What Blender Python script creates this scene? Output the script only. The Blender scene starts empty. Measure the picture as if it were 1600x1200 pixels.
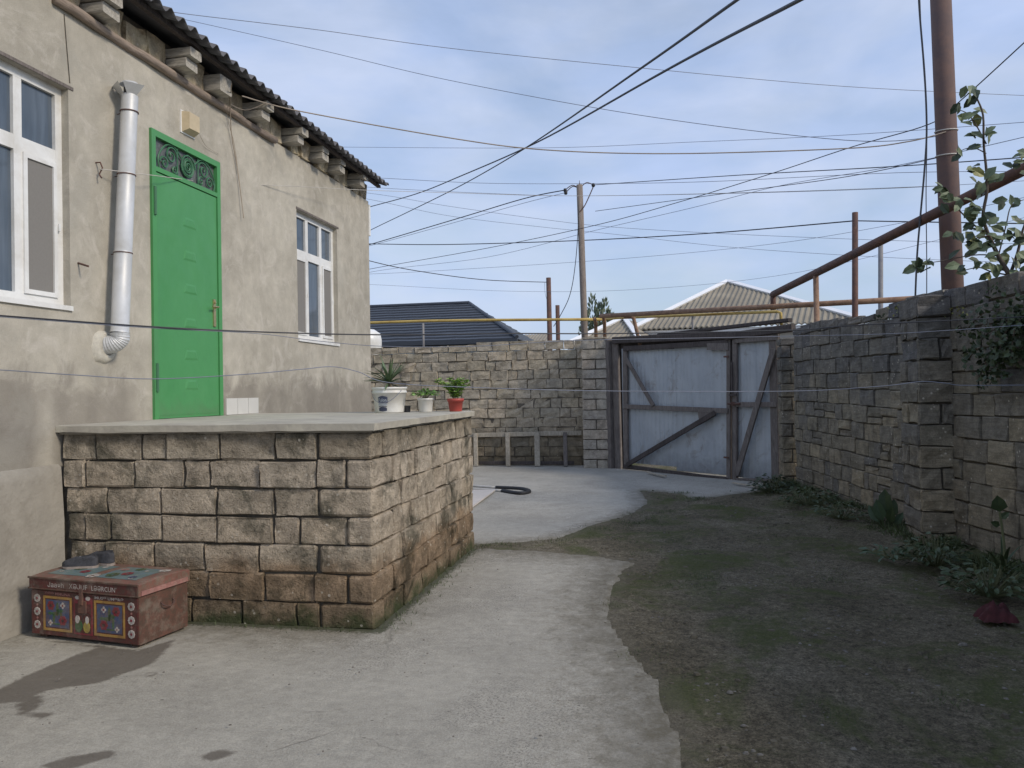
import bpy, math, random
import numpy as np
from mathutils import Vector, Matrix, noise
random.seed(7)
S = bpy.context.scene
COL = S.collection
rad = math.radians

# ------------------------------------------------------------------ camera
F, CX, CY, H = 1200.0, 800.0, 600.0, 1.55
yaw, pitch, roll = rad(10.95), rad(.55), rad(1.0)
fwd = Vector((-math.sin(yaw)*math.cos(pitch), math.cos(yaw)*math.cos(pitch), math.sin(pitch)))
r0 = Vector((math.cos(yaw), math.sin(yaw), 0)); u0 = r0.cross(fwd)
rgt = math.cos(roll)*r0 - math.sin(roll)*u0
upv = rgt.cross(fwd)
cam = bpy.data.objects.new('camera', bpy.data.cameras.new('camera'))
COL.objects.link(cam); S.camera = cam
cam.data.sensor_width = 36; cam.data.lens = 36*F/1600
cam.data.clip_start = .05; cam.data.clip_end = 2000
m = Matrix((rgt, upv, -fwd)).transposed().to_4x4(); m.translation = Vector((0, 0, H))
cam.matrix_world = m

# ------------------------------------------------------------------ sky, sun, exposure
SUN_EL, SUN_AZ = rad(34), rad(111)          # azimuth clockwise from +Y
W = bpy.data.worlds.new('World'); S.world = W; W.use_nodes = True
nt = W.node_tree; N = nt.nodes; L = nt.links
bg = N['Background']; bg.inputs[1].default_value = .125
sky = N.new('ShaderNodeTexSky'); sky.sky_type = 'NISHITA'; sky.sun_disc = False
sky.sun_elevation = SUN_EL; sky.sun_rotation = SUN_AZ
sky.air_density = 1.3; sky.dust_density = 1.0; sky.ozone_density = 2.2
tc = N.new('ShaderNodeTexCoord')
mp = N.new('ShaderNodeMapping'); mp.inputs['Scale'].default_value = (1, 1, 2.6)
L.new(tc.outputs['Generated'], mp.inputs[0])
n1 = N.new('ShaderNodeTexNoise'); n1.inputs['Scale'].default_value = 2.6; n1.inputs['Detail'].default_value = 6; n1.inputs['Roughness'].default_value = .55; n1.inputs['Distortion'].default_value = .3
L.new(mp.outputs[0], n1.inputs[0])
cr = N.new('ShaderNodeValToRGB'); cr.color_ramp.elements[0].position = .36; cr.color_ramp.elements[1].position = .66
cr.color_ramp.elements[0].color = (.50, .50, .50, 1); cr.color_ramp.elements[1].color = (.93, .93, .93, 1)
L.new(n1.outputs[0], cr.inputs[0])
n2 = N.new('ShaderNodeTexNoise'); n2.inputs['Scale'].default_value = 5.5; n2.inputs['Detail'].default_value = 4
L.new(mp.outputs[0], n2.inputs[0])
cr2 = N.new('ShaderNodeValToRGB'); cr2.color_ramp.elements[0].position = .38; cr2.color_ramp.elements[1].position = .62
cr2.color_ramp.elements[0].color = (4.2, 5.2, 7.6, 1); cr2.color_ramp.elements[1].color = (5.0, 5.75, 7.6, 1)
L.new(n2.outputs[0], cr2.inputs[0])
mx = N.new('ShaderNodeMix'); mx.data_type = 'RGBA'
L.new(cr.outputs[0], mx.inputs[0]); L.new(sky.outputs[0], mx.inputs[6]); L.new(cr2.outputs[0], mx.inputs[7])
L.new(mx.outputs[2], bg.inputs[0])
sun = bpy.data.objects.new('sun', bpy.data.lights.new('sun', 'SUN')); COL.objects.link(sun)
sun.data.energy = 2.3; sun.data.angle = rad(11); sun.data.color = (1, .90, .76)
sd = Vector((math.sin(SUN_AZ)*math.cos(SUN_EL), math.cos(SUN_AZ)*math.cos(SUN_EL), math.sin(SUN_EL)))
sun.rotation_euler = sd.to_track_quat('Z', 'Y').to_euler()
S.view_settings.view_transform = 'Standard'; S.view_settings.look = 'None'
S.view_settings.exposure = 0; S.view_settings.gamma = 1; S.view_settings.use_curve_mapping = False

# ------------------------------------------------------------------ pixel -> world helpers
EYE = Vector((0, 0, H))
def ray(x, y): return fwd + rgt*((x-CX)/F) - upv*((y-CY)/F)
def G(x, y, z=0):
    d = ray(x, y); return EYE + d*((z-H)/d.z)
def PY(x, y, Y):
    d = ray(x, y); return EYE + d*(Y/d.y)
def PX(x, y, X):
    d = ray(x, y); return EYE + d*(X/d.x)
def PW(x, y, A, B, off=0):
    """meet the vertical plane through ground points A, B (moved off metres towards the camera)"""
    A = Vector((A[0], A[1])); B = Vector((B[0], B[1])); t = (B-A).normalized(); n = Vector((t.y, -t.x))
    if n.dot(-A) < 0: n = -n
    A = A + n*off
    d = ray(x, y); k = A.dot(n)/(d.x*n.x+d.y*n.y)
    return EYE + d*k

# ------------------------------------------------------------------ objects
WL = {}
def link(o): COL.objects.link(o); return o
def tag(o, label=None, cat=None, group=None, kind=None):
    if label: o['label'] = label
    if cat: o['category'] = cat
    if group: o['group'] = group
    if kind: o['kind'] = kind
    return o
def thing(name, loc, label, cat, group=None):
    o = link(bpy.data.objects.new(name, None)); o.empty_display_size = .1
    o.location = loc; WL[o.name] = Vector(loc)
    return tag(o, label, cat, group)
def obj(name, mb, mat, parent=None, smooth=False, kind=None, origin=None):
    if isinstance(mb, MB): v, f = mb.v, mb.f
    else: v, f = mb
    a = np.array([tuple(p) for p in v], dtype=float)
    c = Vector(origin) if origin is not None else Vector(((a[:, 0].min()+a[:, 0].max())/2, (a[:, 1].min()+a[:, 1].max())/2, a[:, 2].min()))
    me = bpy.data.meshes.new(name)
    me.from_pydata((a-np.array(c)).tolist(), [], f); me.update()
    if mat: me.materials.append(mat)
    if smooth:
        me.shade_smooth()
    o = link(bpy.data.objects.new(name, me))
    if parent is not None:
        o.parent = parent; o.location = c-WL[parent.name]
    else: o.location = c
    WL[o.name] = c
    if kind: o['kind'] = kind
    return o
class MB:
    def __init__(s): s.v = []; s.f = []
    def add(s, v, f):
        n = len(s.v); s.v += [Vector(p) for p in v]; s.f += [tuple(i+n for i in q) for q in f]; return s
    def box(s, x0, x1, y0, y1, z0, z1):
        v = [(x, y, z) for x in (x0, x1) for y in (y0, y1) for z in (z0, z1)]
        return s.add(v, [(0, 1, 3, 2), (4, 6, 7, 5), (0, 4, 5, 1), (2, 3, 7, 6), (0, 2, 6, 4), (1, 5, 7, 3)])
    def obox(s, c, ax, ay, az, ch=0):
        """box by centre and half-axis vectors; ch > 0 chamfers the four long edges (along ax)"""
        c, ax, ay, az = map(Vector, (c, ax, ay, az))
        if ch <= 0:
            v = [c+i*ax+j*ay+k*az for i in (-1, 1) for j in (-1, 1) for k in (-1, 1)]
            return s.add(v, [(0, 1, 3, 2), (4, 6, 7, 5), (0, 4, 5, 1), (2, 3, 7, 6), (0, 2, 6, 4), (1, 5, 7, 3)])
        a, b = 1-ch/ay.length, 1-ch/az.length
        ring = [(-1, -b), (-a, -1), (a, -1), (1, -b), (1, b), (a, 1), (-a, 1), (-1, b)]
        v = [c+i*ax+p*ay+q*az for i in (-1, 1) for p, q in ring]
        f = [tuple(range(8))[::-1], tuple(range(8, 16))]+[(k, (k+1) % 8, (k+1) % 8+8, k+8) for k in range(8)]
        return s.add(v, f)
    def beam(s, p, q, w, t, nrm, ch=0):
        p, q = Vector(p), Vector(q); d = (q-p); nrm = Vector(nrm).normalized()
        side = d.cross(nrm).normalized(); n2 = side.cross(d).normalized()
        return s.obox((p+q)/2, d/2, side*w/2, n2*t/2, ch)
    def tube(s, pts, r, n=8, cap=True):
        pts = [Vector(p) for p in pts]; rs = r if isinstance(r, (list, tuple)) else [r]*len(pts)
        up = None; b = len(s.v); m_ = len(pts)
        for i, p in enumerate(pts):
            t = (pts[min(i+1, m_-1)]-pts[max(i-1, 0)]).normalized()
            if up is None: up = t.orthogonal().normalized()
            up = (up-t*up.dot(t)).normalized(); sd_ = t.cross(up)
            for k in range(n):
                a = 2*math.pi*k/n; s.v.append(p+(up*math.cos(a)+sd_*math.sin(a))*rs[i])
        for i in range(m_-1):
            for k in range(n):
                k2 = (k+1) % n; s.f.append((b+i*n+k, b+i*n+k2, b+(i+1)*n+k2, b+(i+1)*n+k))
        if cap:
            s.f.append(tuple(b+k for k in range(n))[::-1]); s.f.append(tuple(b+(m_-1)*n+k for k in range(n)))
        return s
    def lathe(s, c, prof, n=24, axis=None, squash=1):
        c = Vector(c); b = len(s.v); z = Vector(axis or (0, 0, 1)).normalized(); x = z.orthogonal().normalized(); y = z.cross(x)
        for r, h in prof:
            for k in range(n):
                a = 2*math.pi*k/n; s.v.append(c+z*h+(x*math.cos(a)+y*math.sin(a)*squash)*r)
        for i in range(len(prof)-1):
            for k in range(n):
                k2 = (k+1) % n; s.f.append((b+i*n+k, b+i*n+k2, b+(i+1)*n+k2, b+(i+1)*n+k))
        return s
    def quad(s, *p): return s.add(p, [tuple(range(len(p)))])
    def disc(s, c, u, v, r, n=10, r2=None):
        c, u, v = map(Vector, (c, u, v)); r2 = r2 or r
        return s.add([c+u*math.cos(2*math.pi*k/n)*r+v*math.sin(2*math.pi*k/n)*r2 for k in range(n)], [tuple(range(n))])
def smooth_pts(pts, k=8):
    pts = [Vector(p) for p in pts]
    if len(pts) == 2: return [pts[0].lerp(pts[1], i/k) for i in range(k+1)]
    out = []
    for i in range(len(pts)-1):
        p0 = pts[max(i-1, 0)]; p1 = pts[i]; p2 = pts[i+1]; p3 = pts[min(i+2, len(pts)-1)]
        for j in range(k):
            t = j/k
            out.append(.5*((2*p1)+(p2-p0)*t+(2*p0-5*p1+4*p2-p3)*t*t+(3*p1-p0-3*p2+p3)*t**3))
    out.append(pts[-1]); return out

# ------------------------------------------------------------------ materials
class MT:
    """tiny node helper"""
    def __init__(s, name):
        s.m = bpy.data.materials.new(name); s.m.use_nodes = True
        s.t = s.m.node_tree; s.b = s.t.nodes['Principled BSDF']; s.geo = None
    def n(s, t, **k):
        x = s.t.nodes.new('ShaderNode'+t)
        for a, b in k.items(): setattr(x, a, b)
        return x
    def l(s, a, b): s.t.links.new(a, b)
    def pos(s, scale=(1, 1, 1)):
        if s.geo is None: s.geo = s.n('NewGeometry')
        mp = s.n('Mapping'); mp.inputs['Scale'].default_value = scale; s.l(s.geo.outputs['Position'], mp.inputs[0]); return mp.outputs[0]
    def objpos(s, scale=(1, 1, 1)):
        t = s.n('TexCoord'); mp = s.n('Mapping'); mp.inputs['Scale'].default_value = scale; s.l(t.outputs['Object'], mp.inputs[0]); return mp.outputs[0]
    def noise(s, sc, det=4, rough=.55, vec=None, dist=0):
        x = s.n('TexNoise'); x.inputs['Scale'].default_value = sc; x.inputs['Detail'].default_value = det; x.inputs['Roughness'].default_value = rough; x.inputs['Distortion'].default_value = dist
        s.l(vec if vec is not None else s.pos(), x.inputs[0]); return x.outputs[0]
    def ramp(s, src, stops, interp='LINEAR'):
        r = s.n('ValToRGB'); e = r.color_ramp.elements; r.color_ramp.interpolation = interp
        while len(e) < len(stops): e.new(.5)
        for q, (p, c) in zip(e, stops):
            q.position = p; q.color = (c, c, c, 1) if not isinstance(c, tuple) else (*c[:3], 1)
        s.l(src, r.inputs[0]); return r.outputs[0]
    def mix(s, f, a, b, mode='MIX'):
        x = s.n('Mix'); x.data_type = 'RGBA'; x.blend_type = mode
        for k, v in ((0, f), (6, a), (7, b)):
            if hasattr(v, 'links') or hasattr(v, 'is_output'): s.l(v, x.inputs[k])
            else: x.inputs[k].default_value = v if k == 0 else (*v[:3], 1)
        return x.outputs[2]
    def math(s, op, a, b=0, clamp=False):
        x = s.n('Math'); x.operation = op; x.use_clamp = clamp
        for k, v in ((0, a), (1, b)):
            if hasattr(v, 'is_output'): s.l(v, x.inputs[k])
            else: x.inputs[k].default_value = v
        return x.outputs[0]
    def z(s):
        if s.geo is None: s.geo = s.n('NewGeometry')
        x = s.n('SeparateXYZ'); s.l(s.geo.outputs['Position'], x.inputs[0]); return x.outputs
    def bump(s, h, st=.3, d=.01):
        b = s.n('Bump'); b.inputs['Strength'].default_value = st; b.inputs['Distance'].default_value = d
        s.l(h, b.inputs['Height']); s.l(b.outputs[0], s.b.inputs['Normal']); return b
    def col(s, c):
        if hasattr(c, 'is_output'): s.l(c, s.b.inputs['Base Color'])
        else: s.b.inputs['Base Color'].default_value = (*c[:3], 1)
    def rough(s, r):
        if hasattr(r, 'is_output'): s.l(r, s.b.inputs['Roughness'])
        else: s.b.inputs['Roughness'].default_value = r
def simple(name, c, rough=.7, var=.25, sc=12, metal=0, bump=.15, dirt=None, spec=None, bd=.004):
    t = MT(name); nz = t.noise(sc, 5, .6, vec=t.objpos())
    k = t.ramp(nz, [(.25, tuple(x*(1-var) for x in c)), (.75, tuple(min(1, x*(1+var*.7)) for x in c))])
    if dirt:
        d = t.ramp(t.noise(sc*.35, 6, .7, vec=t.pos(), dist=.5), [(.45, 0.0), (.7, 1.0)])
        k = t.mix(d, k, dirt)
    t.col(k); t.rough(rough); t.b.inputs['Metallic'].default_value = metal
    if spec is not None: t.b.inputs['Specular IOR Level'].default_value = spec
    if bump: t.bump(t.noise(sc*5, 4, .6, vec=t.objpos()), bump, bd)
    return t.m

def stone_mat(name, cols, stain=(.06, .055, .05), stain_at=.56, zramp=None, moss=None, pits=True, bumpst=.55, layered=False):
    t = MT(name)
    oi = t.n('ObjectInfo')
    k = t.ramp(oi.outputs['Random'], [(i/max(1, len(cols)-1), c) for i, c in enumerate(cols)])
    v = t.noise(9, 6, .65); k = t.mix(1, k, t.ramp(v, [(.3, .62), (.7, 1.18)]), 'MULTIPLY')
    f = t.noise(85, 3, .7); k = t.mix(1, k, t.ramp(f, [(.35, .82), (.65, 1.12)]), 'MULTIPLY')
    if layered:
        ly = t.noise(6, 4, .6, vec=t.pos((1, 1, 9)), dist=.4)
        k = t.mix(1, k, t.ramp(ly, [(.35, .80), (.65, 1.1)]), 'MULTIPLY')
    st = t.ramp(t.noise(2.3, 7, .68, dist=.6), [(stain_at-.02, 0.0), (stain_at+.09, .8)])
    k = t.mix(st, k, stain)
    st = t.ramp(t.noise(11, 6, .75, dist=.3), [(stain_at, 0.0), (stain_at+.10, .45)]); k = t.mix(st, k, stain)
    k = t.mix(t.ramp(t.noise(4.7, 5, .7), [(.55, 0.0), (.68, .5)]), k, tuple(min(.7, c_*1.25) for c_ in cols[0]))
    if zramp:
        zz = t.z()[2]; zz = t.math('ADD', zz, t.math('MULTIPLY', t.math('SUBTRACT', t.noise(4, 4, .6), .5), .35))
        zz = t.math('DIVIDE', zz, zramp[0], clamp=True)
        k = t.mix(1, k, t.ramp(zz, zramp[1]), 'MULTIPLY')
    if moss:
        zz = t.z()[2]; zz = t.math('ADD', zz, t.math('MULTIPLY', t.math('SUBTRACT', t.noise(6, 5, .65), .5), .5))
        mk = t.ramp(zz, [(0.0, .85), (moss[0], 0.0)]); k = t.mix(mk, k, moss[1])
    # pale chips of shell limestone
    vo = t.n('TexVoronoi'); vo.inputs['Scale'].default_value = 17; t.l(t.pos(), vo.inputs[0])
    chip = t.ramp(vo.outputs['Distance'], [(.12, .6), (.19, 0.0)])
    k = t.mix(t.math('MULTIPLY', chip, t.ramp(t.noise(3.1, 2), [(.48, 0.0), (.56, 1.0)])), k, (.62, .57, .48))
    t.col(k); t.rough(.93); t.b.inputs['Specular IOR Level'].default_value = .2
    h = t.math('ADD', t.math('MULTIPLY', t.noise(45, 6, .75), .8), t.math('MULTIPLY', t.noise(14, 5, .6, vec=t.pos((1, 1, 3 if layered else 1.3))), 1.1))
    if pits: h = t.math('SUBTRACT', h, t.ramp(t.noise(70, 2, .5), [(.30, .5), (.42, 0.0)]))
    t.bump(h, bumpst, .03)
    return t.m

M = {}
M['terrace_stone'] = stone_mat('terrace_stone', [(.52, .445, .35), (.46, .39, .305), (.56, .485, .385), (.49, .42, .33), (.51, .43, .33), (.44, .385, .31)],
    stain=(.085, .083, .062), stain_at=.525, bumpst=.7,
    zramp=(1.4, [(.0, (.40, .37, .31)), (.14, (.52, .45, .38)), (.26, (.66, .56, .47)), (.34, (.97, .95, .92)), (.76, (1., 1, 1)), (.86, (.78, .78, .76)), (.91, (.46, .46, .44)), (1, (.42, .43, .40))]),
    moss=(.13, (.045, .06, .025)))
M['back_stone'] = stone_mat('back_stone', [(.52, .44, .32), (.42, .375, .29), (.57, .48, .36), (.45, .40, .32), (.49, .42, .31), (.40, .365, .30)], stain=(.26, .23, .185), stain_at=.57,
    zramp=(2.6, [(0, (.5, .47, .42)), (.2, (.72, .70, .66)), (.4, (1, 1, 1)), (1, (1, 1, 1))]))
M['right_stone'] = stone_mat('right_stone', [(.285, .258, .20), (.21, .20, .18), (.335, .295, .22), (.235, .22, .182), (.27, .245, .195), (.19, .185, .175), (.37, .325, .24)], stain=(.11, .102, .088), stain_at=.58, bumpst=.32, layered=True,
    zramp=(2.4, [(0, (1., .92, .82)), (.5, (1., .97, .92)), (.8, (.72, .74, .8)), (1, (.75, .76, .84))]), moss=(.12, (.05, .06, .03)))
M['pillar_stone'] = stone_mat('pillar_stone', [(.47, .42, .34), (.52, .44, .35), (.44, .40, .34), (.50, .45, .37)], stain=(.26, .23, .19), stain_at=.58)
M['eave_stone'] = stone_mat('eave_stone', [(.58, .49, .33), (.50, .42, .30), (.62, .53, .38)], stain=(.30, .24, .17), stain_at=.55)
M['mortar'] = simple('mortar', (.15, .13, .105), .95, .4, 20, bump=.5, bd=.01)
M['mortar_dark'] = simple('mortar_dark', (.10, .088, .07), .95, .4, 20, bump=.5, bd=.01)

def plaster():
    t = MT('house_plaster')
    a = t.noise(1.1, 6, .6, dist=.4); k = t.ramp(a, [(.34, (.395, .365, .305)), (.5, (.45, .417, .35)), (.64, (.52, .485, .41))])
    b = t.noise(5.5, 6, .65); k = t.mix(1, k, t.ramp(b, [(.32, .86), (.68, 1.08)]), 'MULTIPLY')
    st = t.noise(2.4, 5, .6, vec=t.pos((3.2, 3.2, .35))); k = t.mix(1, k, t.ramp(st, [(.35, .965), (.65, 1.025)]), 'MULTIPLY')
    # trowel sweeps: pale cloudy smears
    sw = t.noise(3.2, 5, .7, vec=t.pos((1, 1, 1)), dist=1.6); k = t.mix(t.ramp(sw, [(.53, 0.0), (.66, .5)]), k, (.58, .54, .475))
    # dark splash stains with their own ragged edge, low on the wall
    zz = t.z(); zn = t.math('ADD', zz[2], t.math('MULTIPLY', t.math('SUBTRACT', t.noise(3.5, 6, .7, dist=.6), .5), .9))
    band = t.ramp(t.math('DIVIDE', zn, 4, clamp=True), [(.33, 1.0), (.40, .85), (.45, 0.0)])
    pm = t.ramp(t.noise(.9, 3, .5, vec=t.pos((1, 1.35, .25))), [(.34, 0.0), (.50, 1.0)])
    k = t.mix(t.math('MULTIPLY', band, t.math('MULTIPLY', pm, .75)), k, (.20, .18, .155))
    lowm = t.ramp(t.math('DIVIDE', zn, 4, clamp=True), [(.0, .65), (.05, .35), (.12, 0.0)]); k = t.mix(lowm, k, (.17, .15, .125))
    # yellow-grey repairs low down
    k = t.mix(t.ramp(t.noise(1.7, 4, .6, vec=t.pos((1, 1, .8))), [(.60, 0.0), (.66, .35)]), k, (.36, .345, .30))
    fine = t.noise(160, 3, .7); k = t.mix(1, k, t.ramp(fine, [(.3, .88), (.7, 1.08)]), 'MULTIPLY')
    t.col(k); t.rough(.95); t.b.inputs['Specular IOR Level'].default_value = .15
    h = t.math('ADD', t.math('MULTIPLY', t.noise(120, 4, .7), .35), t.math('MULTIPLY', t.noise(7, 5, .55, dist=.7), 1.0))
    t.bump(h, .45, .02); return t.m
M['plaster'] = plaster()
M['plaster_plinth'] = simple('plinth_plaster', (.34, .315, .27), .95, .25, 3.0, bump=.6, dirt=(.22, .20, .165), bd=.015)

def concrete(name, tint):
    t = MT(name)
    k = t.ramp(t.noise(1.6, 7, .62, dist=.4), [(.3, tuple(.84*x for x in tint)), (.55, tint), (.75, tuple(1.1*x for x in tint))])
    k = t.mix(1, k, t.ramp(t.noise(14, 6, .7), [(.3, .86), (.7, 1.10)]), 'MULTIPLY')
    k = t.mix(1, k, t.ramp(t.noise(130, 4, .85), [(.32, .72), (.68, 1.2)]), 'MULTIPLY')
    agg = t.math('MULTIPLY', t.ramp(t.noise(.55, 4, .6, dist=.5), [(.46, 0.0), (.6, 1.0)]), t.ramp(t.noise(75, 4, .8), [(.5, 0.0), (.6, .75)])); k = t.mix(agg, k, (.14, .13, .115))
    # brush drag marks across the slab
    k = t.mix(1, k, t.ramp(t.noise(5, 5, .65, vec=t.pos((.8, 5, 1)), dist=.3), [(.3, .93), (.7, 1.05)]), 'MULTIPLY')
    # small dark pits, leaf marks
    vo = t.n('TexVoronoi'); vo.inputs['Scale'].default_value = 7.5; vo.inputs['Randomness'].default_value = 1; t.l(t.pos((1, 1.8, 1)), vo.inputs[0])
    pit = t.math('MULTIPLY', t.ramp(vo.outputs['Distance'], [(.04, 1.0), (.085, 0.0)]), t.ramp(t.noise(1.9, 2), [(.5, 0.0), (.56, .8)]))
    k = t.mix(pit, k, (.07, .06, .05))
    # fine cracks
    wv = t.n('TexVoronoi'); wv.feature = 'DISTANCE_TO_EDGE'; wv.inputs['Scale'].default_value = .55
    dn = t.n('TexNoise'); dn.inputs['Scale'].default_value = 3; dn.inputs['Detail'].default_value = 6; t.l(t.pos(), dn.inputs[0])
    mm = t.n('Mix'); mm.data_type = 'VECTOR'; mm.inputs[0].default_value = .22; t.l(t.pos(), mm.inputs[4]); t.l(dn.outputs[1], mm.inputs[5]); t.l(mm.outputs[1], wv.inputs[0])
    ck = t.math('MULTIPLY', t.ramp(wv.outputs[0], [(.0010, .5), (.003, 0.0)]), t.ramp(t.noise(.8, 3), [(.56, 0.0), (.64, 1.0)]))
    k = t.mix(ck, k, (.10, .09, .075))
    at = t.n('Attribute'); at.attribute_name = 'wear'; sp = t.n('SeparateColor'); t.l(at.outputs['Color'], sp.inputs[0])
    nz = t.noise(9, 6, .7, dist=.4); nz2 = t.noise(45, 4, .7)
    # R: soil carried over the edge; G: damp/stained patch; B: green growth
    fr = t.math('ADD', sp.outputs[0], t.math('ADD', t.math('MULTIPLY', t.math('SUBTRACT', nz, .5), 1.1), t.math('MULTIPLY', t.math('SUBTRACT', nz2, .5), .7)))
    k = t.mix(t.ramp(fr, [(.22, 0.0), (.85, .95)]), k, (.15, .132, .094))
    fg = t.math('ADD', sp.outputs[1], t.math('ADD', t.math('MULTIPLY', t.math('SUBTRACT', nz, .5), .9), t.math('MULTIPLY', t.math('SUBTRACT', nz2, .5), .6)))
    gm = t.ramp(fg, [(.38, 0.0), (.74, .74)]); k = t.mix(gm, k, (.095, .078, .06))
    fb = t.math('ADD', sp.outputs[2], t.math('MULTIPLY', t.math('SUBTRACT', nz2, .5), .9))
    k = t.mix(t.ramp(fb, [(.5, 0.0), (.75, .8)]), k, (.05, .058, .028))
    t.col(k); t.rough(t.ramp(fg, [(.50, .92), (.66, .65)])); t.b.inputs['Specular IOR Level'].default_value = .25
    h = t.math('ADD', t.math('MULTIPLY', t.noise(130, 4, .75), .5), t.math('MULTIPLY', t.noise(10, 6, .6), 1.0))
    h = t.math('SUBTRACT', h, t.math('MULTIPLY', ck, .5))
    t.bump(h, .75, .015); return t.m
M['concrete'] = concrete('yard_concrete', (.42, .395, .335))
M['concrete_far'] = concrete('far_concrete', (.44, .42, .37))
M['slab'] = simple('terrace_slab', (.48, .45, .37), .9, .2, 6, bump=.4, dirt=(.33, .30, .26), bd=.01)

def soil():
    t = MT('yard_soil')
    k = t.ramp(t.noise(1.3, 7, .65, dist=.4), [(.3, (.105, .09, .06)), (.5, (.15, .13, .09)), (.7, (.21, .185, .135))])
    k = t.mix(1, k, t.ramp(t.noise(22, 6, .8), [(.34, .45), (.66, 1.5)]), 'MULTIPLY')
    k = t.mix(1, k, t.ramp(t.noise(75, 5, .9), [(.36, .35), (.64, 1.8)]), 'MULTIPLY')
    ms = t.ramp(t.noise(1.15, 7, .7, dist=.7), [(.48, 0.0), (.60, .8)]); k = t.mix(ms, k, t.ramp(t.noise(60, 4, .7), [(.3, (.05, .062, .02)), (.7, (.13, .15, .05))]))
    vo = t.n('TexVoronoi'); vo.inputs['Scale'].default_value = 60; t.l(t.pos(), vo.inputs[0])
    gr = t.math('MULTIPLY', t.ramp(vo.outputs['Distance'], [(.10, 1.0), (.2, 0.0)]), t.ramp(t.noise(2.7, 4), [(.48, 0.0), (.66, .45)]))
    k = t.mix(gr, k, (.27, .25, .215))
    at = t.n('Attribute'); at.attribute_name = 'wear'; sp = t.n('SeparateColor'); t.l(at.outputs['Color'], sp.inputs[0])
    du = t.math('ADD', sp.outputs[0], t.math('MULTIPLY', t.math('SUBTRACT', t.noise(11, 6, .75, dist=.4), .5), .9))
    k = t.mix(t.ramp(du, [(.5, 0.0), (1.3, .35)]), k, (.20, .18, .135))
    t.col(k); t.rough(.95); t.b.inputs['Specular IOR Level'].default_value = .2
    h = t.math('ADD', t.math('MULTIPLY', t.noise(90, 5, .75), .5), t.math('MULTIPLY', t.noise(14, 6, .7), 1.1)); h = t.math('ADD', h, t.math('MULTIPLY', gr, .5))
    t.bump(h, 1.0, .04); return t.m
M['soil'] = soil()
M['grass'] = simple('grass_blades', (.075, .10, .035), .7, .5, 2, bump=0)
M['weed'] = simple('weed_leaf', (.045, .07, .026), .55, .3, 14, bump=.2)
M['weed_pale'] = simple('weed_leaf_pale', (.06, .10, .05), .55, .3, 14, bump=.2)
M['stem'] = simple('green_stem', (.12, .13, .06), .7, .3, 10)
M['pebble'] = simple('pebble', (.17, .155, .13), .85, .5, 3)
M['white'] = simple('white_plastic', (.78, .78, .76), .35, .05, 8, bump=.03, dirt=(.62, .60, .55))
M['screen'] = simple('insect_screen', (.21, .20, .185), .85, .06, 60, bump=.1)
def glass():
    t = MT('window_glass'); g = t.noise(2.2, 3, .5, vec=t.pos((1, 1, .5)))
    t.col(t.mix(1, t.ramp(g, [(.3, (.06, .085, .12)), (.7, (.115, .14, .17))]), t.ramp(t.noise(5, 4, .6, vec=t.pos((1, 3.5, .35)), dist=.4), [(.35, .85), (.65, 1.15)]), 'MULTIPLY')); t.rough(.06); t.b.inputs['Specular IOR Level'].default_value = .55
    t.bump(t.noise(1.6, 2), .05, .02); return t.m
M['glass'] = glass()
M['green'] = simple('green_paint', (.07, .285, .09), .5, .08, 4, bump=.08, dirt=(.08, .25, .10))
def door_mat():
    t = MT('green_door_paint'); k = t.ramp(t.noise(1.8, 6, .6, vec=t.pos((1, 1, .5)), dist=.5), [(.3, (.062, .26, .085)), (.7, (.085, .30, .11))])
    k = t.mix(t.ramp(t.noise(14, 6, .75, vec=t.pos((1, 1, .4))), [(.56, 0.0), (.72, .3)]), k, (.06, .19, .075))
    zn = t.math('ADD', t.z()[2], t.math('MULTIPLY', t.math('SUBTRACT', t.noise(6, 5, .7), .5), .5)); k = t.mix(t.ramp(t.math('SUBTRACT', zn, 1.3), [(.02, .45), (.22, 0.0)]), k, (.11, .16, .09))
    t.col(k); t.rough(t.ramp(t.noise(6, 4), [(.3, .4), (.7, .6)])); t.bump(t.noise(3, 4, .6), .25, .02); return t.m
M['door_green'] = door_mat()
M['green_dull'] = simple('green_paint_grille', (.05, .16, .08), .5, .2, 15, bump=.1)
M['frosted'] = simple('patterned_glass', (.13, .14, .14), .3, .5, 30, bump=.5)
M['brass'] = simple('brass', (.55, .45, .24), .35, .2, 30, metal=.85)
M['galv'] = simple('galvanised_sheet', (.60, .61, .615), .5, .12, 9, metal=.2, bump=.08, dirt=(.50, .50, .48))
M['foam'] = simple('foam_collar', (.74, .70, .60), .9, .15, 40, bump=.8, bd=.02)
M['black'] = simple('black_rubber', (.02, .02, .022), .6, .3, 20)
M['lampbox'] = simple('cream_lamp_cover', (.56, .46, .30), .5, .15, 12, bump=.05)
M['wire'] = simple('cable_black', (.03, .032, .04), .6, .2, 5, bump=0)
M['wire_grey'] = simple('cable_grey', (.20, .22, .28), .6, .2, 5, bump=0)
M['wire_white'] = simple('cable_white', (.55, .52, .47), .6, .2, 5, bump=0)
M['wire_tan'] = simple('cable_tan', (.34, .28, .22), .6, .2, 5, bump=0)
def wood(name, c, grain=(1, 1, 1)):
    t = MT(name); g = t.noise(14, 6, .65, vec=t.objpos(grain), dist=.8)
    k = t.ramp(g, [(.3, tuple(x*.55 for x in c)), (.7, tuple(x*1.2 for x in c))])
    k = t.mix(t.ramp(t.noise(2.5, 5, .6), [(.5, 0.0), (.7, .5)]), k, tuple(x*.5 for x in c))
    t.col(k); t.rough(.9); t.b.inputs['Specular IOR Level'].default_value = .2; t.bump(g, .5, .01); return t.m
M['joist'] = wood('joist_wood', (.46, .43, .375), (.6, 3, 3))
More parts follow.
